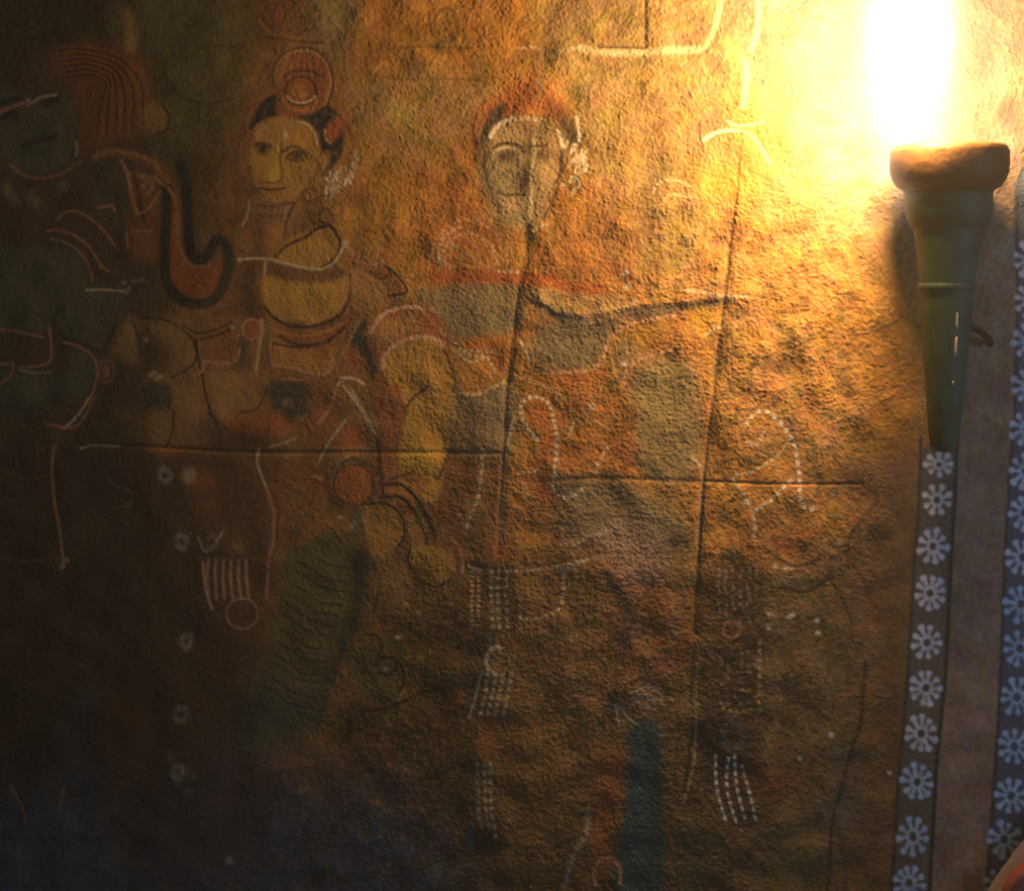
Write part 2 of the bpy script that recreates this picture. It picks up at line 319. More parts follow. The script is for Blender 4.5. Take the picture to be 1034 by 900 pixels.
for (x, y, r) in [(120, 690, 40), (90, 780, 38), (150, 740, 30), (110, 830, 26), (160, 700, 22)]: R('brown', 2.4, x, y, r, r * 1.1, al=.75)
for (x, y, r) in [(405, 820, 30), (460, 820, 32), (510, 800, 28), (440, 770, 26), (500, 860, 30), (545, 830, 24)]: R('brown', 2.2, x, y, r, r, al=.7); E('orange', x, y, r * .6, r * .6, soft=6, al=.4)
L('cream', 2, [205, 790, 195, 850, 175, 890], al=.7); L('cream', 2, [350, 820, 345, 860, 360, 880], al=.6)
F('skin2', [215, 800, 380, 790, 400, 900, 230, 900], soft=16, al=.5); L('brown', 3, [230, 810, 300, 815, 370, 800], al=.8); L('brown', 3, [235, 850, 300, 855, 360, 850], al=.6)
# neck, breast, waist
O(200, 200)
F('skin', [290, 240, 340, 180, 420, 130, 510, 110, 555, 150, 555, 210, 520, 260, 460, 285, 360, 265], soft=5, al=.85, own=A + '|torso'); L('dbrown', 3.2, [305, 230, 350, 190, 430, 150, 460, 125, 520, 110, 550, 145, 560, 200, 530, 250, 480, 280], al=.9)
L('dbrown', 2.6, [340, 160, 350, 90, 380, 20], al=.7); L('dbrown', 2.4, [480, 90, 520, 110, 560, 160], al=.8); F('orange', [270, 140, 330, 100, 330, 180, 290, 230, 265, 210], soft=12, al=.75)
F('dbrown', [230, 60, 255, 130, 240, 300, 245, 470, 180, 470, 175, 280, 220, 200], soft=14, al=.6)
F('brown', [270, 255, 360, 268, 480, 285, 570, 275, 590, 310, 500, 335, 380, 330, 275, 300], soft=5, al=.9, own=A + '|bodice'); L('cream', 2.6, [160, 243, 260, 240, 360, 262, 470, 282, 530, 260, 560, 220, 580, 180], al=.95); L('cream', 2.4, [268, 240, 262, 300, 255, 350], al=.8)
L('rose', 3.2, [580, 185, 610, 215, 640, 250, 690, 265, 735, 250], al=.95); E('cream', 165, 243, 10, 9, soft=3, al=.9); E('cream', 582, 178, 12, 14, soft=3, al=.6)
F('skin', [255, 310, 380, 335, 500, 338, 590, 310, 600, 380, 560, 450, 470, 495, 390, 500, 300, 470, 255, 400], soft=5, al=.95, own=A + '|torso'); F('yellow', [280, 330, 400, 345, 500, 345, 520, 380, 400, 400, 290, 380], soft=16, al=.55); L('red', 3, [255, 300, 250, 360, 255, 410], al=.8)
L('dbrown', 3.2, [262, 430, 310, 480, 390, 510, 480, 500, 560, 460, 600, 380, 600, 300], al=.9); E('black', 400, 498, 28, 10, soft=6, al=.7)
F('rust', [300, 500, 400, 530, 500, 520, 600, 470, 590, 540, 500, 570, 400, 580, 310, 560], soft=8, al=.75); L('dbrown', 2.8, [320, 545, 400, 580, 500, 570, 580, 510], al=.8); L('orange', 2.6, [300, 520, 400, 545, 500, 530, 575, 490], al=.7)
F('orange', [300, 580, 400, 600, 520, 580, 550, 600, 540, 660, 480, 690, 380, 670, 300, 650], soft=6, al=.85, own=A + '|waistband'); L('rose', 3.2, [290, 660, 370, 670, 430, 690, 490, 700, 520, 680, 535, 640], al=1); L('dbrown', 2.2, [300, 575, 400, 590, 520, 570], al=.8)
E('red', 500, 610, 30, 36, soft=8, al=.6); L('ochre', 2.4, [290, 560, 285, 620, 300, 655], al=.6)
# little tassel knot left of the waist
E('red', 212, 518, 32, 36, soft=4, al=.95, own=A + '|tassel'); R('rose', 2.8, 212, 518, 36, 40, al=.95); F('orange', [225, 550, 250, 530, 245, 640, 235, 720, 205, 760, 215, 640], soft=4, al=.9, own=A + '|tassel'); L('cream', 2.2, [250, 480, 255, 520, 240, 600, 230, 680], al=.9); L('rust', 4, [225, 720, 240, 800, 230, 860], al=.8)
L('rose', 3.2, [40, 645, 90, 660, 135, 648, 150, 600, 158, 540], al=.95); F('rust', [0, 560, 130, 540, 140, 640, 40, 650], soft=10, al=.6); L('dbrown', 2.6, [10, 560, 80, 540, 140, 510], al=.8); E('cream', 138, 512, 8, 9, soft=3, al=.8); F('dgreen', [160, 560, 195, 560, 190, 660, 150, 670], soft=8, al=.7)
F('dgreen', [280, 730, 380, 720, 450, 760, 440, 860, 340, 880, 290, 830], soft=8, al=.85, own=A + '|sash_patch'); E('cream', 350, 810, 16, 14, soft=6, al=.35); E('cream', 405, 870, 14, 10, soft=6, al=.35); L('rose', 2.2, [330, 715, 410, 720], al=.6)
F('dgreen', [640, 480, 665, 500, 650, 540, 700, 600, 705, 680, 680, 700, 650, 620, 590, 580, 610, 540], soft=6, al=.95); L('ochre', 3, [560, 640, 600, 560, 640, 480], al=.7)
F('rust', [560, 660, 600, 580, 650, 640, 660, 720, 580, 710], soft=8, al=.7); L('cream', 2.8, [565, 710, 620, 715, 655, 735], al=.9)
F('skin2', [40, 690, 180, 680, 200, 760, 210, 860, 120, 900, 60, 830, 30, 760], soft=16, al=.6); F('skin2', [-60, 460, 0, 480, 0, 580, -30, 700, -20, 860, -100, 880, -120, 700, -100, 540], soft=24, al=.5)
F('red', [140, 870, 330, 880, 400, 920, 240, 940, 150, 930], soft=12, al=.55); L('orange', 4, [200, 865, 200, 900, 198, 930], al=.8)
O(100, 270, 4.5)
F('skin2', [60, 350, 120, 240, 160, 230, 185, 330, 180, 440, 140, 450, 60, 390], soft=10, al=.75); F('dbrown', [90, 450, 200, 460, 210, 640, 90, 640], soft=14, al=.6); F('dgreen', [215, 530, 330, 540, 330, 640, 210, 640], soft=6, al=.85)
F('skin2', [340, 540, 440, 510, 490, 580, 470, 700, 400, 800, 330, 850, 240, 820, 230, 650, 340, 640], soft=10, al=.65, own=A + '|forearm'); F('skin', [490, 500, 620, 490, 700, 540, 740, 620, 680, 690, 580, 690, 510, 620], soft=10, al=.5)
F('red', [600, 660, 800, 660, 850, 720, 700, 760, 590, 720], soft=10, al=.6); F('red', [250, 810, 370, 800, 360, 860, 240, 850], soft=8, al=.45); F('skin2', [180, 250, 300, 240, 400, 300, 440, 370, 420, 450, 330, 500, 330, 400, 260, 320], soft=14, al=.6); F('dbrown', [210, 320, 320, 330, 330, 420, 280, 480, 190, 470], soft=14, al=.5)
for pts in ([440, 330, 450, 400, 470, 500, 490, 600, 520, 680, 580, 730], [190, 230, 300, 240, 400, 300, 440, 370, 430, 440, 330, 500], [150, 240, 175, 310, 190, 400], [380, 260, 450, 300, 540, 280, 600, 250], [340, 650, 330, 760, 300, 820], [500, 660, 540, 720, 545, 800]): L('dbrown', 2.4, pts, al=.75)
F('dgreen', [420, 720, 520, 680, 550, 760, 520, 820], soft=12, al=.6); F('dbrown', [540, 730, 720, 750, 740, 830, 560, 830], soft=14, al=.7)
for (x, y) in [(235, 490), (260, 505), (280, 495), (250, 480), (215, 330)]: E('cream', x, y, 11, 9, soft=3, al=.6)
L('rose', 2.6, [430, 490, 470, 470, 480, 430, 560, 430, 620, 430, 640, 370], al=.75); L('dbrown', 2.4, [640, 660, 720, 640, 760, 560], al=.5)
# bent arm with armlets
O(200, 200)
F('ochre', [600, 280, 700, 270, 790, 300, 800, 380, 740, 400, 680, 450, 620, 440, 600, 370], soft=10, al=.6); F('rust', [660, 290, 740, 280, 800, 330, 790, 380, 740, 330], soft=8, al=.7); L('dbrown', 2.6, [740, 270, 790, 310, 825, 370, 760, 385], al=.8); L('dbrown', 2.4, [680, 290, 720, 320, 760, 300], al=.6)
F('rust', [670, 540, 700, 480, 790, 430, 890, 435, 960, 480, 1010, 540, 980, 590, 900, 555, 800, 570, 740, 620, 720, 680], soft=6, al=.8, own=A + '|arm'); F('ochre', [690, 530, 740, 480, 850, 460, 870, 520, 800, 550, 740, 580, 710, 590], soft=10, al=.75)
F('skin', [730, 660, 770, 600, 850, 560, 930, 560, 970, 590, 1010, 680, 1030, 800, 1025, 900, 990, 1010, 950, 1180, 900, 1200, 800, 1150, 790, 1000, 820, 860, 790, 780, 750, 730], soft=4, al=.95, own=A + '|arm'); F('yellow', [800, 1000, 960, 980, 930, 1090, 900, 1100, 800, 1060], soft=14, al=.7)
L('pink', 4.2, [685, 530, 720, 470, 780, 440, 860, 430, 905, 455], al=.95, own=A + '|arm|armlet'); L('pink', 4.2, [730, 670, 740, 620, 790, 575, 860, 550, 930, 555, 970, 580], al=.95, own=A + '|arm|armlet'); L('red', 3, [900, 450, 960, 490, 1000, 560], al=.8)
L('dbrown', 3, [820, 830, 850, 790, 910, 745], al=.7); L('black', 4, [780, 740, 800, 800, 820, 850], al=.8, soft=3); L('dbrown', 3, [975, 600, 1010, 700, 1030, 800, 1020, 900, 985, 1020, 955, 1100], al=.7)
F('rust', [700, 730, 790, 740, 815, 850, 790, 1000, 780, 1150, 730, 1150, 720, 900], soft=8, al=.8); L('dbrown', 4, [735, 1180, 720, 1060, 710, 960], al=.7)
TINT[0] = .85
# crossing cords over the skirt
O(200, 400)
for pts in ([470, 110, 520, 50, 550, -40, 575, -60], [470, 270, 520, 180, 585, 95], [575, -40, 620, 20, 670, 100, 700, 150], [520, 305, 560, 260, 590, 240], [450, 316, 490, 325], [610, -20, 650, 60, 690, 120]): L('cream', 2.6, pts, al=.85)
L('ochre', 3, [450, 20, 480, -20, 550, -30], al=.6); F('red', [560, 150, 620, 110, 650, 170, 640, 200, 540, 210], soft=10, al=.7); L('ochre', 2.4, [520, 210, 600, 205, 700, 210], al=.5)
F('rust', [460, -60, 560, 0, 480, 240, 440, 280, 440, 100], soft=14, al=.6); E('red', 615, 352, 76, 78, soft=8, al=.85, own=A + '|hip_boss'); R('dbrown', 2.6, 615, 352, 80, 80, al=.6); R('dgreen', 5, 615, 352, 105, 100, 120, 330, al=.6, soft=4); E('orange', 640, 335, 20, 18, soft=8, al=.5)
F('red', [430, 330, 500, 320, 510, 400, 440, 420], soft=12, al=.55)
L('cream', 2.4, [240, 210, 235, 270, 270, 360], al=.95); L('rose', 3.4, [270, 360, 295, 450, 300, 560, 280, 640, 270, 800], al=.85, own=A + '|hip_cord'); L('cream', 2, [285, 200, 330, 190, 380, 168], al=.85); L('dbrown', 3, [290, 380, 315, 450, 310, 560], al=.7)
F('rust', [290, 350, 350, 340, 350, 500, 310, 520], soft=14, al=.55); F('red', [-40, 320, 50, 310, 60, 350, -20, 370], soft=12, al=.6); F('red', [-20, 430, 60, 420, 50, 470], soft=14, al=.4)
for k in range(6): L('pink', 3, [40 + 30 * k, 650, 36 + 31 * k, 720, 42 + 32 * k, 800, 60 + 26 * k, 830][:6], al=.55)
R('pink', 2.4, 175, 860, 62, 60, al=.45); L('pink', 3, [20, 660, 30, 760, 55, 840], al=.7); L('brown', 3, [0, 640, 120, 635, 280, 640], al=.7); L('cream', 3, [0, 560, 35, 615, 100, 535], al=.45); E('ochre', 155, 595, 22, 22, soft=8, al=.6)
E(None, 150, 740, 130, 110, own=A + '|belt_tassels')
for (x, y) in [(-40, 320), (-30, 310)]: E('cream', x, y, 22, 26, soft=8, al=.5)
# small white flowers down the left edge of the skirt
for (x, y, al) in [(167, 480, .75), (183, 547, .7), (188, 648, .6), (183, 722, .5), (180, 780, .4), (215, 548, .3)]:
    O(0, 0, 1)
    for k in range(7): E('greywhite', x + 5.5 * math.cos(k * .9) + random.uniform(-1.2, 1.2), y + 7 * math.sin(k * .9) + random.uniform(-1.2, 1.2), 2.8, 3.2, soft=3.5, al=al * .65)
    E('dbrown', x, y, 2, 2, soft=2, al=.6)
    E(None, x, y, 10, 11, own=A + '|skirt_flower%d' % int(y))
O(200, 400)
# hand with the lotus bud and the draped green cloth
F('moss', [330, 650, 400, 590, 500, 540, 560, 480, 640, 440, 650, 500, 640, 640, 700, 640, 690, 780, 640, 900, 560, 1060, 520, 1220, 440, 1330, 300, 1380, 180, 1400, 180, 1250, 240, 1050, 310, 860], soft=6, al=.85, own=A + '|green_cloth')
F('dgreen', [600, 600, 700, 650, 690, 760, 640, 900, 570, 1040, 500, 1140, 560, 980, 600, 800], soft=16, al=.85); F('teal', [200, 1180, 320, 1140, 480, 1180, 440, 1330, 300, 1400, 190, 1400], soft=40, al=.45)
for k in range(13):
    y = 560 + 46 * k + random.uniform(-10, 10); x = 470 - 12 * k
    L('dgreen', 2.4, [x - 60, y + 40, x - 10, y + 70, x + 50, y + 110, x + 130, y + 122], al=.6)
    L('moss', 2, [x - 40, y + 22, x + 20, y + 60, x + 90, y + 90], al=.5)
F('skin', [660, 440, 740, 430, 790, 470, 810, 560, 770, 620, 700, 640, 665, 560], soft=5, al=.95, own=A + '|hand'); L('dbrown', 2.4, [650, 430, 740, 425, 800, 470, 815, 550, 780, 610], al=.8)
F('orange', [500, 500, 560, 460, 600, 500, 580, 540, 540, 545], soft=6, al=.7, own=A + '|bud'); E('white', 563, 478, 10, 8, soft=3, al=.9); L('dbrown', 2.2, [500, 505, 545, 545, 560, 580], al=.7)
for k in range(14): E(random.choice(['black', 'cream', 'dgreen']), random.uniform(600, 660), random.uniform(450, 720), 9, 10, soft=4, al=.6)
F('yellow', [830, 600, 870, 590, 950, 600, 980, 640, 960, 690, 900, 680, 840, 660], soft=6, al=.75, own=A + '|fist'); F('skin', [850, 660, 940, 610, 1000, 640, 1010, 700, 960, 760, 880, 730], soft=6, al=.85, own=A + '|fist'); L('dbrown', 2.4, [840, 600, 830, 650, 870, 720, 940, 755, 1000, 720], al=.8); L('brown', 2, [870, 620, 900, 660, 950, 690], al=.7)
L('black', 4, [740, 350, 800, 350, 860, 400, 900, 470, 935, 560], al=.85, soft=2.5); L('black', 3.2, [740, 400, 800, 400, 850, 450, 890, 530, 905, 580], al=.75, soft=2.5); L('orange', 3, [740, 375, 800, 380, 850, 420], al=.7); L('dgreen', 3, [760, 330, 820, 310, 850, 300], al=.7)
F('red', [800, 300, 910, 310, 900, 380, 860, 370, 820, 330], soft=8, al=.6)
L('rose', 2.6, [1000, 560, 1040, 620, 1045, 700], al=.8); L('rust', 3, [960, 530, 1020, 560, 1060, 640], al=.7)
F('skin2', [700, 650, 800, 640, 830, 760, 800, 880, 690, 880, 660, 800], soft=16, al=.6); L('dbrown', 3, [690, 660, 720, 740, 690, 860], al=.5); E('cream', 820, 825, 8, 8, soft=3, al=.6); E('cream', 790, 1170 - 200 + 200 + 170 - 170, 0.1, .1)
O(200, 600)
F('moss', [640, 200, 720, 160, 800, 230, 810, 330, 760, 420, 680, 420, 620, 340], soft=14, al=.7); L('dbrown', 3, [660, 160, 710, 170, 725, 220, 700, 260], al=.75); L('dbrown', 3, [760, 250, 800, 280, 815, 340, 790, 390], al=.75); R('dbrown', 3, 745, 285, 40, 34, al=.75)
E('white', 792, 170, 12, 9, soft=3, al=.95); E('cream', 740, 298, 8, 7, soft=3, al=.8); E('cream', 705, 298, 7, 6, soft=3, al=.6); E('dbrown', 725, 400, 22, 16, soft=8, al=.7)
L('dbrown', 3.4, [650, 460, 720, 455, 800, 430, 870, 395, 940, 370], al=.7, soft=3); F('black', [880, 370, 980, 360, 960, 420, 900, 410], soft=16, al=.5)
L('dbrown', 4, [600, 500, 600, 540, 560, 600], al=.6, soft=3); L('brown', 2.4, [480, 700, 470, 820], al=.5); L('brown', 2.4, [580, 740, 570, 840], al=.5)
F('black', [180, 420, 260, 380, 240, 480, 170, 520], soft=26, al=.6); F('purple', [20, 830, 120, 620, 160, 560, 120, 700, 140, 850], soft=26, al=.7)
L('purple', 5, [60, 500, 70, 640, 90, 760], al=.5, soft=4); L('purple', 5, [110, 480, 115, 620, 110, 760], al=.5, soft=4)
O(0, 670)
F('black', [760, 440, 840, 430, 850, 490, 780, 510], soft=20, al=.6); E('white', 908, 780, 13, 14, soft=5, al=.8); F('purple', [700, 600, 1000, 600, 1010, 900, 700, 900], soft=60, al=.5)
for k in range(10): E('greywhite', random.uniform(660, 760), random.uniform(370, 540), 10, 12, soft=8, al=.25)

# ================= faded figure in the middle
M = 'painted_figure_faded'
TINT[0] = 1.0
O(0, 0, 1)
F('ochre', [530, 70, 580, 100, 592, 140, 580, 200, 640, 250, 640, 300, 690, 320, 730, 380, 720, 470, 690, 620, 700, 800, 650, 880, 500, 880, 470, 780, 480, 600, 455, 540, 480, 440, 460, 380, 445, 330, 430, 270, 440, 220, 490, 205, 478, 150, 495, 100], soft=20, al=.12, own=M)
O(460, 70, 5.625)
F('red', [150, 220, 250, 130, 380, 50, 430, 20, 470, 70, 560, 130, 640, 200, 620, 290, 500, 260, 400, 250, 280, 270, 200, 330], soft=14, al=.75, own=M + '|crown'); E('brown', 425, 180, 30, 34, soft=12, al=.6)
F('red', [110, 240, 150, 260, 130, 400, 130, 560, 90, 560, 80, 380], soft=14, al=.6); F('dbrown', [540, 190, 640, 240, 690, 330, 680, 440, 620, 520, 610, 400, 560, 270], soft=16, al=.6); L('dbrown', 2.4, [120, 250, 100, 350, 130, 470, 150, 580], al=.7)
F('tan', [200, 390, 250, 310, 340, 285, 480, 290, 560, 330, 610, 430, 610, 560, 580, 640, 530, 770, 500, 860, 400, 880, 250, 830, 200, 720, 150, 640, 150, 540], soft=14, al=.9, own=M + '|face')
F('brown', [340, 300, 460, 300, 440, 420, 390, 440], soft=16, al=.6); F('greyolive', [150, 560, 250, 620, 270, 780, 230, 820, 160, 700], soft=20, al=.6); F('greyolive', [240, 790, 420, 760, 430, 880, 250, 890], soft=16, al=.8); F('rust', [470, 420, 560, 420, 600, 560, 560, 600], soft=20, al=.3)
F('dgreen', [130, 430, 150, 330, 200, 240, 270, 185, 285, 230, 260, 285, 210, 340, 190, 400, 160, 450], soft=7, al=.95, own=M + '|hair'); F('dgreen', [600, 310, 660, 320, 690, 420, 640, 470], soft=14, al=.7, own=M + '|hair_lock')
F('greyolive', [170, 470, 250, 430, 380, 450, 400, 560, 340, 700, 220, 740, 160, 640], soft=26, al=.6); E('dbrown', 285, 490, 44, 30, soft=12, al=.8); E('dbrown', 492, 488, 30, 26, soft=12, al=.7); F('dbrown', [410, 420, 430, 430, 425, 690, 395, 700, 400, 560], soft=12, al=.6); L('dbrown', 2.6, [165, 480, 170, 600, 215, 720, 260, 800], al=.6, soft=2); L('dbrown', 2.6, [610, 470, 590, 640, 540, 770, 500, 850], al=.6, soft=2)
L('white', 4.2, [200, 385, 230, 330, 280, 295, 330, 280], al=.95, soft=2); L('cream', 4, [335, 285, 400, 278, 500, 292], al=.9, bead=7); L('white', 3.6, [580, 350, 600, 390, 608, 435], al=.85); L('cream', 3.4, [450, 370, 448, 470, 435, 560, 430, 680, 425, 860], al=.85); L('cream', 2.4, [475, 60, 470, 100], al=.6)
L('dbrown', 3.2, [215, 450, 250, 425, 310, 420, 370, 440, 385, 470], al=.9); E('dbrown', 280, 495, 36, 28, soft=10, al=.75); E('black', 278, 492, 16, 16, soft=8, al=.5); L('cream', 3, [240, 455, 290, 440, 330, 450], al=.7); L('dbrown', 2.6, [410, 440, 470, 435, 520, 430], al=.6); E('dbrown', 490, 490, 24, 24, soft=10, al=.55)
F('dbrown', [390, 540, 415, 560, 415, 660, 370, 690, 345, 680, 370, 600], soft=10, al=.85); L('dbrown', 3, [240, 690, 290, 715, 350, 710, 400, 715], al=.65); L('dbrown', 2.4, [260, 600, 310, 580, 330, 640, 290, 680], al=.4); F('pink', [270, 760, 350, 750, 340, 810, 280, 810], soft=10, al=.6)
L('dbrown', 2.4, [600, 460, 590, 600, 560, 650], al=.7); L('dbrown', 2.2, [200, 400, 190, 480, 215, 560], al=.5)
for k in range(26):
    x, y = random.gauss(705, 36), random.gauss(520, 66)
    L('white' if k % 2 else 'cream', 2.6, [x, y, x - random.uniform(4, 22), y + random.uniform(16, 44)], al=.8)
L('white', 3, [685, 270, 705, 370, 700, 420], al=.8); E(None, 705, 520, 66, 110, own=M + '|earring'); E('white', 612, 660, 12, 12, soft=4, al=.7); E('dbrown', 655, 670, 12, 16, soft=6, al=.6); F('dgreen', [0, 600, 50, 590, 70, 640, 20, 640], soft=18, al=.35)
O(400, 200)
F('red', [160, 290, 300, 285, 480, 292, 620, 300, 720, 350, 820, 330, 820, 375, 700, 375, 560, 350, 420, 335, 150, 335], soft=6, al=.95, own=M + '|collar')
for (rx, ry, c, al) in [(118, 150, 'cream', .6), (158, 205, 'pink', .6), (80, 95, 'red', .5)]: R(c, 3, 285, 290, rx, ry, 185, 350, al=al, bead=6)
L('cream', 3, [170, 240, 180, 170, 220, 130, 265, 110], al=.7, bead=7); L('cream', 3.4, [405, 290, 450, 292, 480, 292], al=.9, bead=6); L('cream', 3, [540, 130, 590, 105], al=.9); L('red', 3, [320, 110, 380, 140, 400, 210], al=.6)
for k in range(34): E(random.choice(['cream', 'red', 'tan']), random.uniform(190, 380), random.uniform(180, 280), 7, 7, soft=4, al=.4)
for (x, y) in [(905, 295), (910, 350), (665, 580), (905, 655), (770, 825), (420, 685)]: E('white', x, y, 11, 11, soft=4, al=.8)
O(0, 0, 1)
F('olive', [642, 385, 668, 368, 695, 372, 705, 400, 702, 470, 660, 482, 645, 450], soft=10, al=.8); F('greyolive', [440, 292, 522, 292, 515, 334, 460, 338], soft=6, al=.7); F('greyolive', [462, 395, 516, 392, 508, 455, 458, 455], soft=10, al=.7); F('greyolive', [545, 335, 612, 332, 608, 362, 560, 368], soft=10, al=.6); F('greyolive', [565, 490, 640, 495, 690, 540, 660, 560, 600, 540], soft=18, al=.6)
O(400, 200)
# sash of orange cloth with dotted hems, left and right of the joint
F('orange', [240, 570, 340, 550, 440, 555, 450, 640, 430, 700, 400, 740, 330, 780, 260, 770, 240, 680, 210, 600], soft=8, al=.9, own=M + '|armband'); F('red', [280, 560, 440, 560, 440, 690, 390, 690, 370, 640, 270, 620], soft=10, al=.5)
for pts in ([180, 520, 230, 570, 280, 620, 350, 625], [230, 610, 300, 650, 360, 630, 390, 690], [230, 770, 320, 775, 390, 745, 430, 720], [250, 600, 330, 605, 400, 610]): L('cream', 3.2, pts, al=.85, bead=6.5)
F('orange', [500, 640, 560, 700, 700, 700, 800, 640, 840, 560, 900, 500, 1000, 470, 1020, 520, 900, 560, 840, 640, 800, 720, 700, 760, 520, 720], soft=10, al=.7, own=M + '|sash'); F('red', [600, 700, 720, 690, 830, 690, 760, 740], soft=14, al=.6)
for pts in ([820, 620, 840, 560, 900, 510, 1000, 480, 1100, 465], [560, 680, 640, 690, 740, 685, 800, 660, 830, 600], [900, 740, 910, 690, 960, 640, 1020, 620, 1090, 600], [470, 700, 520, 720, 600, 750, 660, 790]): L('pink', 3.4, pts, al=.95, bead=8)
L('cream', 3, [490, 560, 510, 600, 530, 640], al=.8)
O(400, 400)
F('red', [500, 20, 560, 5, 610, 30, 630, 200, 620, 340, 660, 420, 560, 420, 480, 330, 560, 220, 570, 160, 510, 110], soft=10, al=.6, own=M + '|looped_cord')
L('white', 3.6, [560, 172, 520, 130, 495, 70, 505, 20, 560, 5, 605, 35, 625, 110, 635, 200, 625, 300, 620, 360, 650, 400, 700, 395, 740, 360], al=.9, bead=6.5, own=M + '|looped_cord'); L('cream', 2.8, [480, 305, 540, 298, 565, 285], al=.8, bead=6); L('cream', 2.6, [685, 155, 705, 100, 715, 90], al=.7); L('cream', 3, [790, 300, 800, 260, 835, 205], al=.85, bead=7); L('cream', 2.6, [500, 345, 520, 380, 515, 400], al=.6)
F('orange', [470, 560, 560, 480, 600, 600, 540, 620, 400, 640], soft=24, al=.5); F('dgreen', [630, 340, 700, 330, 740, 330, 720, 360, 640, 365], soft=10, al=.6)
L('white', 3.2, [345, 210, 338, 280, 330, 380, 300, 460, 275, 530], al=.75, bead=8, own=M + '|thin_cord'); L('cream', 2.6, [465, 90, 440, 200, 430, 320, 420, 440, 412, 560], al=.75); L('pink', 2.4, [235, 430, 265, 520, 280, 560], al=.5)
F('red', [400, 560, 425, 560, 425, 640, 395, 645], soft=6, al=.8); E('cream', 412, 562, 8, 12, soft=3, al=.8)
L('cream', 3, [290, 675, 340, 690, 400, 690, 500, 692, 600, 680, 700, 660, 760, 640], al=.85, bead=6); L('cream', 3, [655, 680, 662, 760, 645, 840, 590, 870, 540, 882, 480, 870], al=.75, bead=7); L('greywhite', 3, [700, 590, 760, 560, 830, 535, 870, 520], al=.8, bead=6); L('greywhite', 3, [660, 690, 720, 660, 800, 640], al=.5)
F('pink', [820, 540, 900, 520, 1000, 560, 1040, 640, 1020, 720, 960, 760, 870, 720, 820, 640], soft=26, al=.55); F('black', [815, 700, 860, 710, 920, 800, 950, 900, 910, 920, 870, 820], soft=8, al=.8)
for k in range(50): E('greywhite', random.uniform(650, 870), random.uniform(500, 600) , 5, 5, soft=3, al=.4)
O(450, 540, 2.5)
# hanging strings of beads
F('dbrown', [62, 90, 165, 90, 170, 250, 100, 250], soft=10, al=.4)
for x0 in (68, 84, 116, 132, 154): L('cream' if x0 > 100 else 'pink', 4.0, [x0, 92, x0 - 1, 150, x0 + (4 if x0 > 100 else -2), 240], al=.75, bead=5 if x0 < 100 else 8)
F('umber', [70, 90, 160, 90, 165, 245, 110, 250, 64, 240], soft=10, al=.25, own=M + '|bead_band')
F(None, [90, 90, 165, 90, 172, 250, 180, 330, 150, 460, 130, 560, 130, 740, 80, 740, 75, 560, 90, 440, 100, 330, 95, 250], own=M + '|bead_band')
F('dgreen', [50, 250, 110, 250, 100, 360, 90, 440, 70, 520, 60, 420], soft=20, al=.6); R('cream', 4, 128, 318, 24, 34, 90, 300, al=.8); E('ochre', 130, 316, 20, 28, soft=6, al=.5); R('tan', 3, 145, 320, 18, 24, 230, 460, al=.6)
for x0 in (112, 130, 148, 170): L('cream' if x0 < 140 else 'greywhite', 4.0, [x0 - 4, 352, x0 - 12, 400, x0 - 24, 455], al=.7, bead=8)
F('rust', [85, 470, 125, 460, 130, 540, 90, 570], soft=10, al=.6); L('greywhite', 2.6, [90, 350, 70, 430, 60, 460], al=.5)
for x0 in (80, 98, 112): L('cream', 4.0, [x0, 580, x0 - 6 + 8, 640, x0 + 4, 700, x0 + 12, 740], al=.65, bead=9)
F('black', [60, 720, 130, 730, 130, 810, 60, 810], soft=16, al=.7); L('slate', 6, [66, 730, 64, 790], al=.6, soft=4); E('white', 126, 762, 4, 4, soft=2.5, al=.9); F('black', [20, 560, 70, 560, 80, 650, 40, 720, 10, 660], soft=30, al=.6)
F('black', [398, 90, 430, 110, 480, 210, 470, 260, 440, 400, 420, 500, 410, 420, 440, 300, 430, 180], soft=10, al=.55)
E('pink', 515, 405, 36, 26, soft=10, al=.6, own=M + '|knee_boss'); R('dbrown', 5, 510, 405, 60, 40, 150, 340, al=.5, soft=4); L('dbrown', 4, [480, 180, 520, 130, 500, 120], al=.4); L('greywhite', 3, [440, 480, 430, 430, 460, 460, 480, 480], al=.45)
for k in range(90): E('greywhite', random.gauss(505, 45), random.gauss(420 if k % 3 else 275, 34), 4, 2.5, soft=2.5, al=.45)
F('teal', [465, 490, 535, 480, 545, 620, 545, 900, 430, 900, 435, 760, 455, 620], soft=8, al=.95, own=M + '|blue_sash'); F('dgreen', [515, 500, 545, 600, 550, 900, 500, 900, 510, 700], soft=14, al=.6)
F('rust', [380, 560, 450, 540, 440, 700, 420, 830, 370, 860, 370, 700], soft=14, al=.75, own=M + '|red_drape'); L('umber', 4, [400, 570, 395, 500, 410, 420], al=.6, soft=3); L('greywhite', 5, [360, 690, 355, 750, 320, 820, 300, 890], al=.35, soft=4)
R('rose', 4, 408, 860, 34, 44, 150, 390, al=.8); F('orange', [150, 470, 260, 440, 300, 560, 260, 660, 170, 640], soft=50, al=.25); L('umber', 5, [240, 230, 330, 420, 360, 560], al=.25, soft=4)
for k in range(26): E('white', random.uniform(140, 860), random.uniform(120, 700), 2.6, 2.2, soft=1.6, al=.6)  # white specks painted in for sparkles on the plaster
L('black', 4, [570, 700, 600, 690, 620, 640, 625, 560], al=.25, soft=4); F('moss', [590, 730, 650, 720, 655, 900, 580, 900], soft=14, al=.5); L('tan', 3.4, [638, 280, 632, 400, 628, 560, 610, 640, 596, 690], al=.6); L('black', 3.4, [585, 520, 580, 640, 600, 690], al=.4, soft=4)

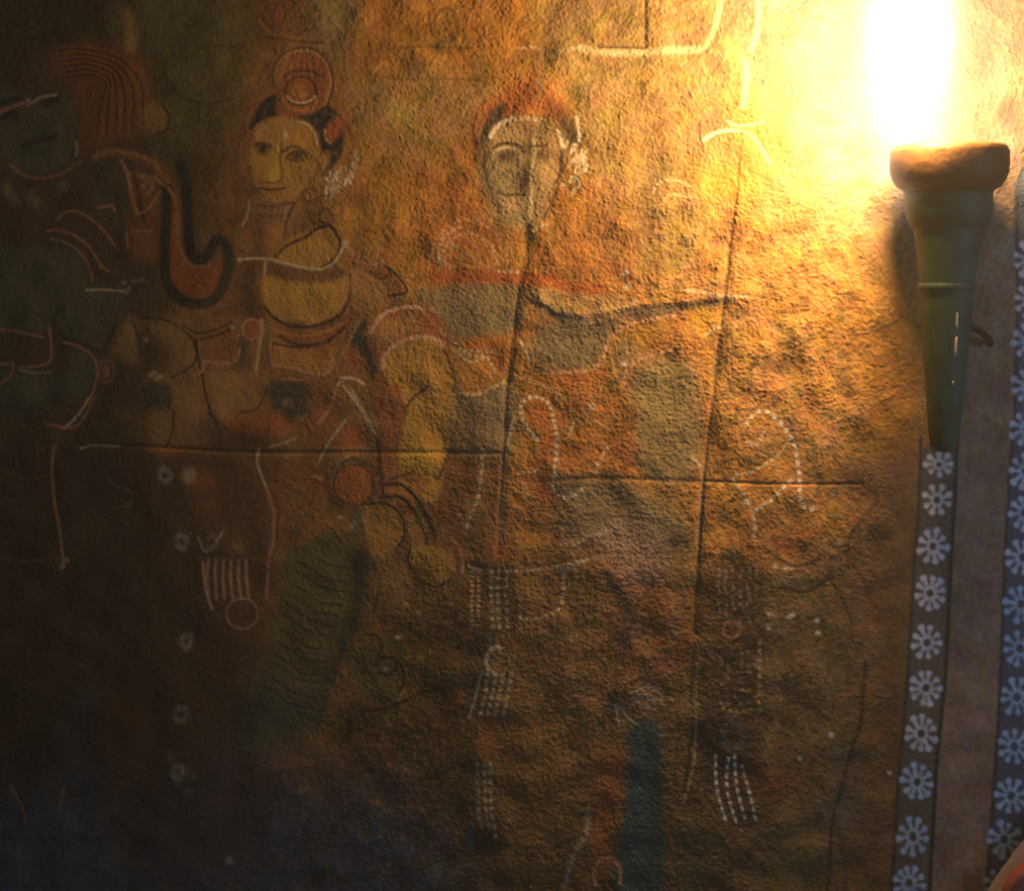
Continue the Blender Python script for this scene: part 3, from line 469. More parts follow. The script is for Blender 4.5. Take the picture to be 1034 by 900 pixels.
# ================= washed-out figure beside the torch
P = 'painted_figure_washed'
O(0, 0, 1)
F(None, [715, 135, 745, 100, 780, 110, 805, 150, 800, 195, 780, 240, 745, 290, 735, 330, 790, 400, 830, 470, 820, 520, 870, 590, 875, 690, 850, 800, 830, 890, 720, 890, 705, 700, 716, 560, 725, 450, 738, 290, 722, 200], own=P)
O(600, 0)
L('white', 3.4, [430, 555, 480, 525, 550, 515, 610, 530, 650, 570, 680, 620, 695, 655], al=.95, soft=2, own=P + '|hair_line'); L('white', 3.2, [530, 480, 560, 495, 620, 495, 670, 480], al=.75); L('tan', 4, [690, 420, 760, 470, 800, 550, 790, 640, 740, 720], al=.9); L('brown', 2.4, [780, 560, 795, 610, 760, 700], al=.4)
F('orange', [500, 400, 600, 340, 720, 400, 780, 500, 780, 620, 720, 710, 640, 740, 570, 700, 560, 560], soft=16, al=.5, own=P + '|face'); L('cream', 6, [592, 420, 600, 320, 600, 240], al=.8, soft=4); L('cream', 5, [650, 0, 645, 120, 620, 200], al=.8, soft=4); L('cream', 5, [500, 0, 480, 100, 440, 190], al=.7, soft=4)
L('dbrown', 2.6, [415, 490, 420, 550, 430, 580], al=.6); L('cream', 3, [235, 760, 260, 720, 330, 715, 380, 740], al=.6); L('cream', 3, [280, 800, 300, 770, 380, 780], al=.5); L('brown', 2.6, [830, 60, 880, 70, 950, 90], al=.5); L('brown', 2.6, [740, 150, 820, 120], al=.4); R('brown', 2.6, 290, 60, 50, 60, al=.3); R('brown', 2.4, 590, 80, 40, 40, al=.4)
F('orange', [400, 620, 560, 640, 560, 760, 420, 760], soft=30, al=.5); F('yellow', [430, 660, 560, 680, 560, 780, 430, 760], soft=20, al=.4)
for k in range(7): L('tan', 2, [620 + 12 * k, 840 - 8 * k, 680 + 10 * k, 850 - 6 * k, 720 + 8 * k, 880], al=.35)
O(600, 200)
L('cream', 3.4, [365, 365, 420, 370, 490, 385, 600, 390], al=.8); L('cream', 3.4, [440, 540, 480, 515, 510, 510], al=.6); F('yellow', [370, 440, 490, 440, 480, 500, 400, 540], soft=10, al=.5); L('rust', 3.4, [340, 570, 440, 580, 500, 600], al=.5); L('rust', 3, [560, 830, 640, 770, 720, 780], al=.5); L('brown', 3, [560, 840, 680, 830, 730, 790], al=.6); L('rust', 3, [320, 320, 330, 480, 320, 560], al=.5)
E('brown', 990, 720, 30, 40, soft=12, al=.5); L('brown', 3, [330, 300, 400, 280, 500, 290], al=.4)
O(600, 400)
F('orange', [560, 100, 620, 60, 720, 80, 790, 170, 800, 290, 760, 350, 640, 450, 590, 400, 550, 300], soft=14, al=.35, own=P + '|looped_sash')
L('white', 4.2, [600, 110, 640, 65, 690, 65, 740, 110, 785, 180, 805, 260, 812, 340, 815, 420, 850, 445, 880, 440], al=.95, bead=9, own=P + '|looped_sash'); L('cream', 3.2, [560, 310, 620, 300, 690, 260, 740, 220, 770, 170], al=.75, bead=8); L('white', 3.4, [640, 450, 700, 410, 740, 370, 785, 325], al=.9, bead=9); L('cream', 3, [550, 330, 590, 390, 620, 440, 635, 510, 630, 580], al=.75, bead=9); L('cream', 3, [600, 180, 640, 190, 670, 140], al=.6); L('cream', 3, [390, 245, 420, 275], al=.7); E('white', 605, 418, 12, 12, soft=3, al=.9)
F('red', [700, 570, 800, 540, 900, 530, 820, 600, 740, 610], soft=14, al=.5); L('rust', 3, [620, 610, 700, 570, 740, 620], al=.7); L('dbrown', 3.4, [720, 640, 790, 670, 860, 660, 890, 640], al=.7); L('dbrown', 4, [740, 750, 830, 775, 900, 740, 940, 690], al=.8, soft=3); L('dbrown', 3.4, [930, 720, 980, 800, 1020, 900], al=.7); L('dbrown', 3.4, [1080, 780, 1120, 840, 1180, 860], al=.5)
F('dbrown', [470, 690, 640, 680, 650, 880, 480, 880], soft=14, al=.55, own=P + '|bead_band')
for k in range(6):
    for j in range(10):
        if random.random() < .75: E('cream', 490 + 30 * k + random.uniform(-6, 6), 690 + 22 * j + random.uniform(-6, 6), 6, 9, soft=2.5, al=.6)
for k in range(14): E('white', random.uniform(680, 800), 675 + (k % 2) * 190 + random.uniform(-8, 8), 6, 5, soft=2.5, al=.6)
E('cream', 970, 577, 12, 10, soft=3, al=.8)
O(600, 600)
F('dbrown', [470, -60, 660, -60, 670, 200, 640, 460, 660, 640, 640, 900, 520, 900, 470, 600, 470, 300], soft=16, al=.5, own=P + '|bead_band'); F('black', [420, 440, 470, 440, 470, 720, 420, 720], soft=18, al=.6)
for k in range(6):
    for j in range(9): E('tan' if random.random() < .5 else 'dbrown', 500 + 28 * k, 230 + 25 * j, 8, 7, soft=3, al=.6)
for j in range(9): E('cream', 655 - .5 * j, 190 + 34 * j, 8, 11, soft=3, al=.55)
L('ochre', 6, [510, 455, 560, 465, 625, 462], al=.6, bead=7)
R('rose', 3, 540, 140, 32, 32, al=.4); R('slate', 4, 545, 560, 40, 60, al=.6, soft=3)
for (a, b, c_, d) in [(480, 640, 485, 520), (530, 650, 525, 560), (555, 640, 565, 600), (585, 680, 610, 640)]: L('petalw', 3.2, [a, b, c_, 770, d, 900], al=.75, bead=9)
for (x, y) in [(690, 80), (770, 90), (690, 130), (885, 155), (880, 105), (935, 558), (812, 650)]: E('white', x, y, 10, 9, soft=3, al=.85)
F('rust', [620, 700, 720, 680, 800, 760, 680, 800], soft=30, al=.6); L('dbrown', 4, [770, 430, 850, 440, 920, 490], al=.6, soft=4); L('dbrown', 4, [760, 760, 800, 780], al=.6, soft=3); F('slate', [880, 880, 980, 740, 1010, 640, 1030, 900], soft=40, al=.4)
O(774, 400)
L('dbrown', 3.4, [355, 680, 320, 640, 330, 560, 380, 480, 440, 400, 350, 320], al=.55, soft=3)
O(774, 670)
L('dbrown', 3.6, [390, 0, 380, 130, 370, 240, 330, 360, 290, 520, 260, 620, 240, 900], al=.8, soft=3); L('dbrown', 3.6, [0, 730, 60, 760, 130, 830, 160, 900], al=.6, soft=4); L('dgreen', 5, [200, 600, 270, 550, 300, 500], al=.5, soft=4); L('dgreen', 4, [270, 620, 310, 780, 310, 900], al=.5, soft=4)
F('moss', [0, 700, 150, 680, 200, 900, 0, 900], soft=40, al=.5); E('white', 486, 432, 8, 8, soft=3, al=.8); E('white', 253, 284, 8, 8, soft=3, al=.8); L('dbrown', 3, [150, 160, 200, 190, 240, 215], al=.5)

# ---- traces above the figures
O(400, 0)
E('black', 163, 185, 24, 24, soft=8, al=.85); E('dgreen', 70, 265, 36, 36, soft=14, al=.6); R('umber', 3, 200, 90, 46, 56, al=.5); L('umber', 3, [130, 60, 140, 130, 190, 165, 240, 150], al=.5); E('dgreen', 225, 165, 10, 14, soft=5, al=.5)
L('dbrown', 2.4, [-20, 195, 40, 185, 150, 185, 300, 190], al=.35); L('dbrown', 2.4, [-100, 300, 60, 315, 200, 312, 340, 318], al=.3); L('cream', 2.6, [480, 190, 540, 185, 570, 190], al=.5)
L('cream', 7, [730, 190, 800, 205, 900, 208, 1020, 205, 1090, 200, 1200, 195], al=.75, soft=4); L('cream', 3, [620, 225, 660, 200, 740, 185], al=.6); L('dbrown', 2.4, [800, 186, 900, 186, 985, 190], al=.6); L('dbrown', 2.4, [985, -40, 984, 100, 983, 185], al=.7); L('dbrown', 5, [590, 190, 600, 215, 602, 245], al=.5, soft=3); L('tan', 3.4, [565, 190, 580, 240, 575, 340, 560, 400], al=.5)
E('tan', 175 * 1 + 620, 340, 60, 40, soft=30, al=.3)
O(200, 0)
for (x, y, r) in [(350, 60, 60), (390, 100, 36), (300, 60, 46), (420, 60, 60)]: R('dbrown', 2.4, x, y, r, r, al=.3)
L('orange', 3, [240, 80, 300, 140, 350, 155, 420, 150], al=.4); L('dbrown', 3, [260, 145, 340, 155, 420, 165, 500, 170], al=.5); R('brown', 2.4, 690, 350, 40, 30, al=.3)
O(0, 0)
L('ochre', 10, [505, 60, 520, 130, 515, 185], al=.5, soft=10); L('dbrown', 3, [650, 250, 660, 320, 720, 380, 800, 405, 900, 395], al=.5, soft=3); L('moss', 3, [760, 385, 820, 395, 880, 388], al=.5); L('dbrown', 3, [730, 190, 860, 180, 960, 190], al=.4); L('black', 5, [-20, 140, 100, 145, 220, 160, 300, 170], al=.4, soft=8)

# dark joint lines, with lit edges and side shading painted in
O(0, 0, 1)
L('dbrown', 3.4, [712, 480, 706, 555, 702, 640, 698, 720, 694, 780, 690, 800], al=.6, soft=3); L('tan', 3, [718, 440, 713, 500, 709, 560], al=.5, soft=2)
F('brown', [445, 330, 460, 345, 462, 400, 452, 450, 440, 500, 450, 540, 500, 560, 512, 460, 470, 400], soft=10, al=.3)
L('tan', 2.0, [707, 560, 703, 640, 700, 700, 696, 750], al=.5); L('tan', 2.4, [709, 470, 706, 520, 704, 560], al=.5)
L('black', 3, [532, 228, 531, 262, 524, 292, 520, 330, 514, 385], al=.25, soft=4, worn=.2); L('black', 3, [736, 255, 729, 340, 719, 425, 712, 480, 707, 555, 703, 640], al=.55, soft=4, worn=.2)
IMG = np.clip(IMG * (1 + .05 * N_WORN)[..., None], .008, .85)

# ------------------------------------------------------------------ relief of the plaster (in pixels, + towards the camera)
def groove(pts, w, depth, soft=1.5):
    a = smooth(_pts(pts), False)
    sl = box(a, w + soft + 3)
    d, _ = seg_dist(a, False, sl)
    HT[sl] -= depth * np.exp(-(d / w) ** 2) * (1 + .15 * N_MID[sl])
def side(fx, w=2.0):
    """0 left of the curve x = fx(y), 1 right of it"""
    return np.clip(.5 + (XX - fx) / w, 0, 1)

rough = np.clip((XX - 260) / 300, 0, 1) * .65 + .35
rough = rough * (1 + .1 * np.clip((YY - 520) / 120, 0, 1)) * (1 + .3 * np.clip((XX - 600) / 150, 0, 1) * np.clip((480 - YY) / 100, 0, 1))
rough = rough * (1 - .4 * np.clip((XX - 740) / 60, 0, 1) * np.clip((YY - 540) / 80, 0, 1))
rough = rough * np.where((XX > 905) & (YY > 440), .45, 1)
HT = (N_FINE * .185 + blur_noise(3.2, 9, 12) * .11 + N_MID * .14 + N_BIG * .8) * rough
O(0, 0, 1)
yj = np.array([-40, 0, 130, 190, 285, 330, 430, 480, 550, 650, 760, 800, 940.])
xj = np.array([768, 765, 751, 745, 735, 729, 717, 712, 707, 702, 696, 690, 684.])
J2 = np.interp(YY, yj, xj)
yk = np.array([-40, 40, 60, 100, 190, 230, 290, 330, 400, 480, 560, 700, 940.])
xk = np.array([545, 545, 545, 542, 528, 532, 525, 520, 512, 508, 502, 496, 480.])
J1 = np.interp(YY, yk, xk)
# the blocks stand a little proud of each other, which is what shows their joints
stp = side(J2, 2.5) * np.clip((YY - 120) / 60, 0, 1) * np.clip((860 - YY) / 120, 0, 1)
HT += stp * 1.3 * np.exp(-np.clip(XX - J2, 0, None) / 60)
stp1 = side(J1, 3.5) * np.clip((YY - 205) / 30, 0, 1) * np.clip((640 - YY) / 120, 0, 1)
HT += stp1 * .5 * np.exp(-np.clip(XX - J1, 0, None) / 40)
ledge_y = np.interp(XX, [520, 545, 560, 590, 620, 650, 690, 730, 745], [300, 306, 317, 321, 315, 310, 307, 302, 300])
lw = np.clip((XX - 530) / 15, 0, 1) * np.clip((738 - XX) / 6, 0, 1)
HT += lw * 1.7 * np.clip(.5 - (YY - ledge_y) / 5, 0, 1) * np.exp(-np.clip(ledge_y - YY, 0, None) / 38)
mj = np.interp(XX, [0, 140, 250, 505, 512, 560, 640, 705, 870], [452, 452, 458, 458, 470, 486, 482, 487, 489])
groove([80, 452, 140, 451, 250, 457, 380, 457, 505, 458], 2.2, 1.0)
groove([555, 486, 600, 483, 640, 484, 705, 487], 2.4, .9)
groove([712, 486, 780, 489, 870, 489], 1.5, 1.2)
groove([532, 228, 531, 262, 524, 292, 520, 330, 514, 385], 4.2, 1.1)
groove([512, 385, 508, 470, 503, 560], 3.0, .9)
groove([736, 250, 734, 288, 729, 340, 719, 425, 712, 480, 707, 555, 703, 640], 4.8, 1.8)
groove([703, 640, 697, 750, 690, 800], 3.0, 1.0)
groove([652, -20, 652, 46], 1.6, .9)
groove([375, 78, 440, 79, 520, 80], 1.2, .6)
groove([560, 47, 590, 49, 652, 48, 720, 47], 1.8, .9)

# ------------------------------------------------------------------ materials
def nodes_of(name):
    m = bpy.data.materials.new(name); m.use_nodes = True
    nt = m.node_tree
    return m, nt, nt.nodes['Principled BSDF']
def mat(name, col, rough=.7, spec=.3, metal=0.0, noise=0.0, nscale=40, bump=0.0, bscale=120):
    m, nt, b = nodes_of(name)
    b.inputs['Roughness'].default_value = rough
    b.inputs['Specular IOR Level'].default_value = spec
    b.inputs['Metallic'].default_value = metal
    tc = nt.nodes.new('ShaderNodeTexCoord')
    n = nt.nodes.new('ShaderNodeTexNoise'); n.inputs['Scale'].default_value = nscale; n.inputs['Detail'].default_value = 6
    nt.links.new(tc.outputs['Object'], n.inputs['Vector'])
    r = nt.nodes.new('ShaderNodeValToRGB')
    r.color_ramp.elements[0].position = .3; r.color_ramp.elements[1].position = .7
    r.color_ramp.elements[0].color = (*[c * (1 - noise) for c in col], 1)
    r.color_ramp.elements[1].color = (*[min(1, c * (1 + noise)) for c in col], 1)
    nt.links.new(n.outputs['Fac'], r.inputs['Fac']); nt.links.new(r.outputs['Color'], b.inputs['Base Color'])
    if bump:
        n2 = nt.nodes.new('ShaderNodeTexNoise'); n2.inputs['Scale'].default_value = bscale; n2.inputs['Detail'].default_value = 5
        nt.links.new(tc.outputs['Object'], n2.inputs['Vector'])
        bp = nt.nodes.new('ShaderNodeBump'); bp.inputs['Strength'].default_value = bump; bp.inputs['Distance'].default_value = .004
        nt.links.new(n2.outputs['Fac'], bp.inputs['Height']); nt.links.new(bp.outputs['Normal'], b.inputs['Normal'])
    return m
def plaster_mat(name, rough, spec):
    m, nt, b = nodes_of(name)
    a = nt.nodes.new('ShaderNodeAttribute'); a.attribute_name = 'paint'
    tc = nt.nodes.new('ShaderNodeTexCoord')
    n = nt.nodes.new('ShaderNodeTexNoise'); n.inputs['Scale'].default_value = 330; n.inputs['Detail'].default_value = 3
    nt.links.new(tc.outputs['Object'], n.inputs['Vector'])
    mp = nt.nodes.new('ShaderNodeMapRange'); mp.inputs['To Min'].default_value = .82; mp.inputs['To Max'].default_value = 1.18
    nt.links.new(n.outputs['Fac'], mp.inputs['Value'])
    mx = nt.nodes.new('ShaderNodeMix'); mx.data_type = 'RGBA'; mx.blend_type = 'MULTIPLY'; mx.inputs['Factor'].default_value = 1
    nt.links.new(a.outputs['Color'], mx.inputs[6]); nt.links.new(mp.outputs['Result'], mx.inputs[7])
    nt.links.new(mx.outputs[2], b.inputs['Base Color'])
    b.inputs['Roughness'].default_value = rough; b.inputs['Specular IOR Level'].default_value = spec
    return m
M_WALL = plaster_mat('old_plaster', .72, .28)
M_PAINT = plaster_mat('old_paint', .6, .35)

# ------------------------------------------------------------------ wall and painted figures
def link(name, me, m=None, parent=None):
    o = bpy.data.objects.new(name, me); COL.objects.link(o)
    if m is not None: me.materials.append(m)
    if parent is not None: o.parent = parent
    return o
def tag(o, label, cat, group=None, kind=None):
    if label: o['label'] = label
    if cat: o['category'] = cat
    if group: o['group'] = group
    if kind: o['kind'] = kind
    return o
def grid_mesh(name, co, col, quads):
    me = bpy.data.meshes.new(name)
    n, q = len(co), len(quads)
    me.vertices.add(n); me.vertices.foreach_set('co', co.astype(np.float32).ravel())
    me.loops.add(q * 4); me.loops.foreach_set('vertex_index', quads.astype(np.int32).ravel())
    me.polygons.add(q); me.polygons.foreach_set('loop_start', np.arange(0, q * 4, 4, dtype=np.int32))
    me.polygons.foreach_set('loop_total', np.full(q, 4, np.int32))
    me.polygons.foreach_set('use_smooth', np.ones(q, bool))
    me.update(calc_edges=True)
    at_ = me.attributes.new('paint', 'FLOAT_COLOR', 'POINT')
    at_.data.foreach_set('color', np.concatenate([col, np.ones((n, 1), np.float32)], 1).astype(np.float32).ravel())
    return me

top, bot, lef, rig = 450 - (3.3 - ZC) / S, 450 + ZC / S, -520.0, 1560.0
xs = np.concatenate([np.arange(lef, X0, 8.0), np.arange(X0, X1), np.arange(X1 + 7, rig, 8.0)])
ys = np.concatenate([np.arange(top, Y0, 8.0), np.arange(Y0, Y1), np.arange(Y1 + 7, bot + 8, 8.0)])
ix = np.abs(((xs - X0) + 2 * W) % (2 * W)); ix = np.where(ix >= W, 2 * W - 1 - ix, ix).astype(int)      # beyond the painted field the plaster goes on, plain
iy = np.abs(((ys - Y0) + 2 * H) % (2 * H)); iy = np.where(iy >= H, 2 * H - 1 - iy, iy).astype(int)
outx = np.clip(np.maximum(X0 - xs, xs - (X1 - 1)) / 16, 0, 1); outy = np.clip(np.maximum(Y0 - ys, ys - (Y1 - 1)) / 16, 0, 1)
out = np.maximum(outx[None, :], outy[:, None])[..., None]
hh = HT[np.ix_(iy, ix)]
plain = np.array(PAL['umber'], np.float32) * (1 + .12 * N_BIG[np.ix_(iy, ix)][..., None])
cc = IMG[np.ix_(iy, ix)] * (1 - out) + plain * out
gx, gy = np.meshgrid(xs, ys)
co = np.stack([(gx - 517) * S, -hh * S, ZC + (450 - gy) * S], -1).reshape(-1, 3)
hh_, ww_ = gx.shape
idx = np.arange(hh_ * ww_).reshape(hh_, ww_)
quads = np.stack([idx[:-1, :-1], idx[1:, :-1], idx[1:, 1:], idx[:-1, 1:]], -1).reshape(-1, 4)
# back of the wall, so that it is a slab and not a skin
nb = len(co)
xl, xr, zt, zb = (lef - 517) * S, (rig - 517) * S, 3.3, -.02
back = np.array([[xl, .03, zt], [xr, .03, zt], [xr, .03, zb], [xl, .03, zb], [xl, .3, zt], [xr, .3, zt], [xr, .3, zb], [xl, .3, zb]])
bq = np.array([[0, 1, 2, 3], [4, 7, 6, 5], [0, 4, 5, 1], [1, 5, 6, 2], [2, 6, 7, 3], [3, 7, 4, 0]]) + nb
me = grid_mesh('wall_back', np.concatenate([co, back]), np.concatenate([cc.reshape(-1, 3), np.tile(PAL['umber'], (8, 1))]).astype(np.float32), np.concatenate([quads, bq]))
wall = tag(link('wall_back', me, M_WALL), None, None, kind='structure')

LIFT = .00015                                   # a coat of paint lies on the plaster
def coat(name, ids, parent=None):
    m = np.isin(OWN, ids)
    q = m[:-1, :-1]
    r, c = np.nonzero(q)
    if len(r) == 0: return None
    vid = np.stack([r * W + c, (r + 1) * W + c, (r + 1) * W + c + 1, r * W + c + 1], -1)
    u, inv = np.unique(vid.ravel(), return_inverse=True)
    uy, ux = u // W, u % W
    p = np.stack([(ux + X0 - 517) * S, -HT[uy, ux] * S - LIFT, ZC + (450 - (uy + Y0)) * S], -1)
    p0 = p.mean(0) if parent is None else np.array(parent.location)
    o = link(name, grid_mesh(name, p - p0, IMG[uy, ux], inv.reshape(-1, 4)), M_PAINT, parent)
    if parent is None: o.location = p0
    return o

LABELS = {
    'floral_border_a': ('floral_border', 'narrow painted band of white rosettes running down from the foot of the torch', 'border'),
    'floral_border_b': ('floral_border', 'bluish painted band of white rosettes along the right edge of the wall', 'border'),
    'painted_figure_green': ('painted_figure', 'dark green painted figure with striped red hair and a black outlined curl on its shoulder', 'painting'),
    'painted_figure_crowned': ('painted_figure', 'painted woman with round crown, black hair and yellow nose looking to the side', 'painting'),
    'painted_figure_faded': ('painted_figure', 'faded painted figure with a white hairline and a red collar, split by a wall joint', 'painting'),
    'painted_figure_washed': ('painted_figure', 'washed out painted figure with a white looped sash, nearest to the torch', 'painting'),
}
PART_LABELS = {'hair': 'hair', 'green_cloth': 'draped green cloth'}
kids = {}
for i, key in enumerate(OWN_KEYS):
    if key: kids.setdefault(key.split('|')[0], []).append((key.split('|'), i))
for key, (name, label, cat) in LABELS.items():
    own = [i for k, i in kids[key] if len(k) == 1]
    root = coat(name, own)
    tag(root, label, cat, 'painted figures on the wall' if name == 'painted_figure' else 'painted flower borders')
    made = {}
    for k, i in kids[key]:
        if len(k) == 2:
            made[k[1]] = coat(k[1].rstrip('0123456789'), [i], root)
    for k, i in kids[key]:
        if len(k) == 3:
            par = made.get(k[1])
            o = coat(k[2], [i], root)
            if o is not None and par is not None: o.parent = par
    for c in made.values():
        if c is not None: c.location = (0, 0, 0)

# ------------------------------------------------------------------ torch
def mesh_obj(name, bm, m, parent=None, smooth_=True):
    me = bpy.data.meshes.new(name)
    bmesh.ops.recalc_face_normals(bm, faces=bm.faces)
    bm.to_mesh(me); bm.free()
    for p in me.polygons: p.use_smooth = smooth_
    return link(name, me, m, parent)
def lathe(bm, prof, n=48, wob=0.0, seed=0):
    r = random.Random(seed)
    rings = []
    ph = [r.uniform(0, 6.28) for _ in range(4)]
    for (rad, z) in prof:
        ring = []
        for k in range(n):
            t = 2 * math.pi * k / n
            q = rad * (1 + wob * (math.sin(2 * t + ph[0] + z * 30) + .7 * math.sin(3 * t + ph[1] - z * 50) + .5 * math.sin(5 * t + ph[2] + z * 90)))
            ring.append(bm.verts.new((q * math.cos(t), q * math.sin(t), z)))
        rings.append(ring)
    for a, b in zip(rings, rings[1:]):
        for k in range(n):
            bm.faces.new((a[k], a[(k + 1) % n], b[(k + 1) % n], b[k]))
    for ring, flip in ((rings[0], True), (rings[-1], False)):
        if len(ring) > 2: bm.faces.new(ring[::-1] if flip else ring)
def tube(bm, pts, rad, n=10):
    pts = [Vector(p) for p in pts]
    rads = rad if isinstance(rad, (list, tuple)) else [rad] * len(pts)
    rings = []
    for i, p in enumerate(pts):
        d = (pts[min(i + 1, len(pts) - 1)] - pts[max(i - 1, 0)]).normalized()
        u = d.cross(Vector((.3, .9, .2))).normalized(); v = d.cross(u)
        rings.append([bm.verts.new(p + (u * math.cos(2 * math.pi * k / n) + v * math.sin(2 * math.pi * k / n)) * rads[i]) for k in range(n)])
    for a, b in zip(rings, rings[1:]):
        for k in range(n): bm.faces.new((a[k], a[(k + 1) % n], b[(k + 1) % n], b[k]))
    bm.faces.new(rings[0][::-1]); bm.faces.new(rings[-1])

foot, mouth = at(953, 456, .075), at(959, 147, .13)
axis = (mouth - foot); LEN = axis.length
torch = bpy.data.objects.new('torch', None); COL.objects.link(torch)
torch.location = foot
torch.rotation_mode = 'QUATERNION'; torch.rotation_quaternion = axis.to_track_quat('Z', 'Y')
tag(torch, 'burning torch with a wide brown bowl on a tapering dark green shaft', 'torch')
Q = S * (CAM_D - .11) / CAM_D
def zt(py): return (456 - py) / (456 - 147) * LEN
M_BOWL = mat('fired_clay', (.12, .06, .022), rough=.55, spec=.4, noise=.35, nscale=14, bump=.5, bscale=60)
M_SHAFT = mat('dark_green_patina', (.04, .085, .052), rough=.62, spec=.5, noise=.4, nscale=18, bump=.25, bscale=70)
M_IRON = mat('blackened_iron', (.02, .018, .015), rough=.5, spec=.5, metal=.3, noise=.3)
M_STREAK = mat('highlight_pale', (.75, .62, .36), rough=.35, spec=.6, noise=.1)  # colour of the modelled highlight on the shaft
bm = bmesh.new()
P_ = [(38, 152), (49, 148), (53, 147), (56, 149), (58, 154), (58.5, 164), (58, 174), (55, 182), (51, 188), (46, 191), (44, 193), (20, 193)]
lathe(bm, [(r * Q, zt(y)) for r, y in P_[::-1]] + [(30 * Q, zt(158)), (10 * Q, zt(162))], wob=.006, seed=2)
mesh_obj('bowl', bm, M_BOWL, torch)
bm = bmesh.new()
lathe(bm, [(r * Q, zt(y)) for r, y in [(30, 233), (37, 228), (40, 221), (43, 214), (43.5, 206), (43, 198), (43.5, 192), (30, 190)]], wob=.008, seed=3)
mesh_obj('collar', bm, M_SHAFT, torch)
bm = bmesh.new()
lathe(bm, [(r * Q, zt(y)) for r, y in [(5, 456), (9, 455), (13, 450), (15, 440), (17, 420), (19.5, 390), (22, 360), (24, 330), (26.5, 300), (29, 270), (32, 245), (34, 228), (34, 215)]], wob=.012, seed=4)
mesh_obj('shaft', bm, M_SHAFT, torch)
bm = bmesh.new()
lathe(bm, [(r * Q, zt(y)) for r, y in [(26, 293), (28.6, 291), (29, 288), (28.8, 285), (26, 283)]], seed=5)
mesh_obj('ring', bm, M_SHAFT, torch)
Ti = Matrix.Translation(torch.location) @ torch.rotation_quaternion.to_matrix().to_4x4()
Ti = Ti.inverted()
def loc(px, py, d): return Ti @ at(px, py, d)
for n, (a, b) in enumerate([((966.5, 315), (966, 333)), ((966, 340), (964.5, 360)), ((962.5, 385), (962, 389))]):  # thin pale streaks modelled in place of the highlight on the shaft
    bm = bmesh.new()
    surf = .143 if n < 2 else .127
    pts = [loc(a[0] + (b[0] - a[0]) * t, a[1] + (b[1] - a[1]) * t, surf - .004 * t) for t in (0, .25, .5, .75, 1)]
    tube(bm, pts, [.0012, .0022, .0018, .0022, .0012], 8)
    mesh_obj('highlight_streak', bm, M_STREAK, torch)
bm = bmesh.new()
tube(bm, [loc(962, 322, .10), loc(980, 330, .09), loc(992, 336, .07), loc(998, 342, .035), loc(1000, 347, .012)], [.006, .006, .006, .007, .007], 10)
mesh_obj('wall_hook', bm, M_IRON, torch)

# flame: a glowing body of hot gas, brightest along its axis
fm = bpy.data.materials.new('flame_gas'); fm.use_nodes = True
nt = fm.node_tree; nt.nodes.clear()
outn = nt.nodes.new('ShaderNodeOutputMaterial'); em = nt.nodes.new('ShaderNodeEmission')
tc = nt.nodes.new('ShaderNodeTexCoord'); mp = nt.nodes.new('ShaderNodeMapping')
FL_W, FL_H = .11, .38
mp.inputs['Scale'].default_value = (1 / FL_W, 1 / FL_W, 1 / FL_H)
nt.links.new(tc.outputs['Object'], mp.inputs['Vector'])
ln = nt.nodes.new('ShaderNodeVectorMath'); ln.operation = 'LENGTH'; nt.links.new(mp.outputs['Vector'], ln.inputs[0])
rp = nt.nodes.new('ShaderNodeValToRGB'); rp.color_ramp.interpolation = 'EASE'
rp.color_ramp.elements[0].position = .05; rp.color_ramp.elements[0].color = (1, 1, 1, 1)
rp.color_ramp.elements[1].position = 1.0; rp.color_ramp.elements[1].color = (0, 0, 0, 1)
nt.links.new(ln.outputs['Value'], rp.inputs['Fac'])
mu = nt.nodes.new('ShaderNodeMath'); mu.operation = 'MULTIPLY'; mu.inputs[1].default_value = 16.0
nt.links.new(rp.outputs['Color'], mu.inputs[0]); nt.links.new(mu.outputs['Value'], em.inputs['Strength'])
em.inputs['Color'].default_value = (1.0, .93, .80, 1)
nt.links.new(em.outputs['Emission'], outn.inputs['Volume'])
bm = bmesh.new()
lathe(bm, [(FL_W * r, FL_H * z) for r, z in [(.02, -1), (.6, -.93), (.85, -.75), (.96, -.5), (.99, -.2), (1, 0), (.97, .25), (.86, .5), (.64, .77), (.35, .94), (.02, 1.0)]], n=32)
fl = mesh_obj('flame', bm, fm, torch)
fl.matrix_parent_inverse = Matrix.Identity(4)
fl.location = loc(920, 20, .16)

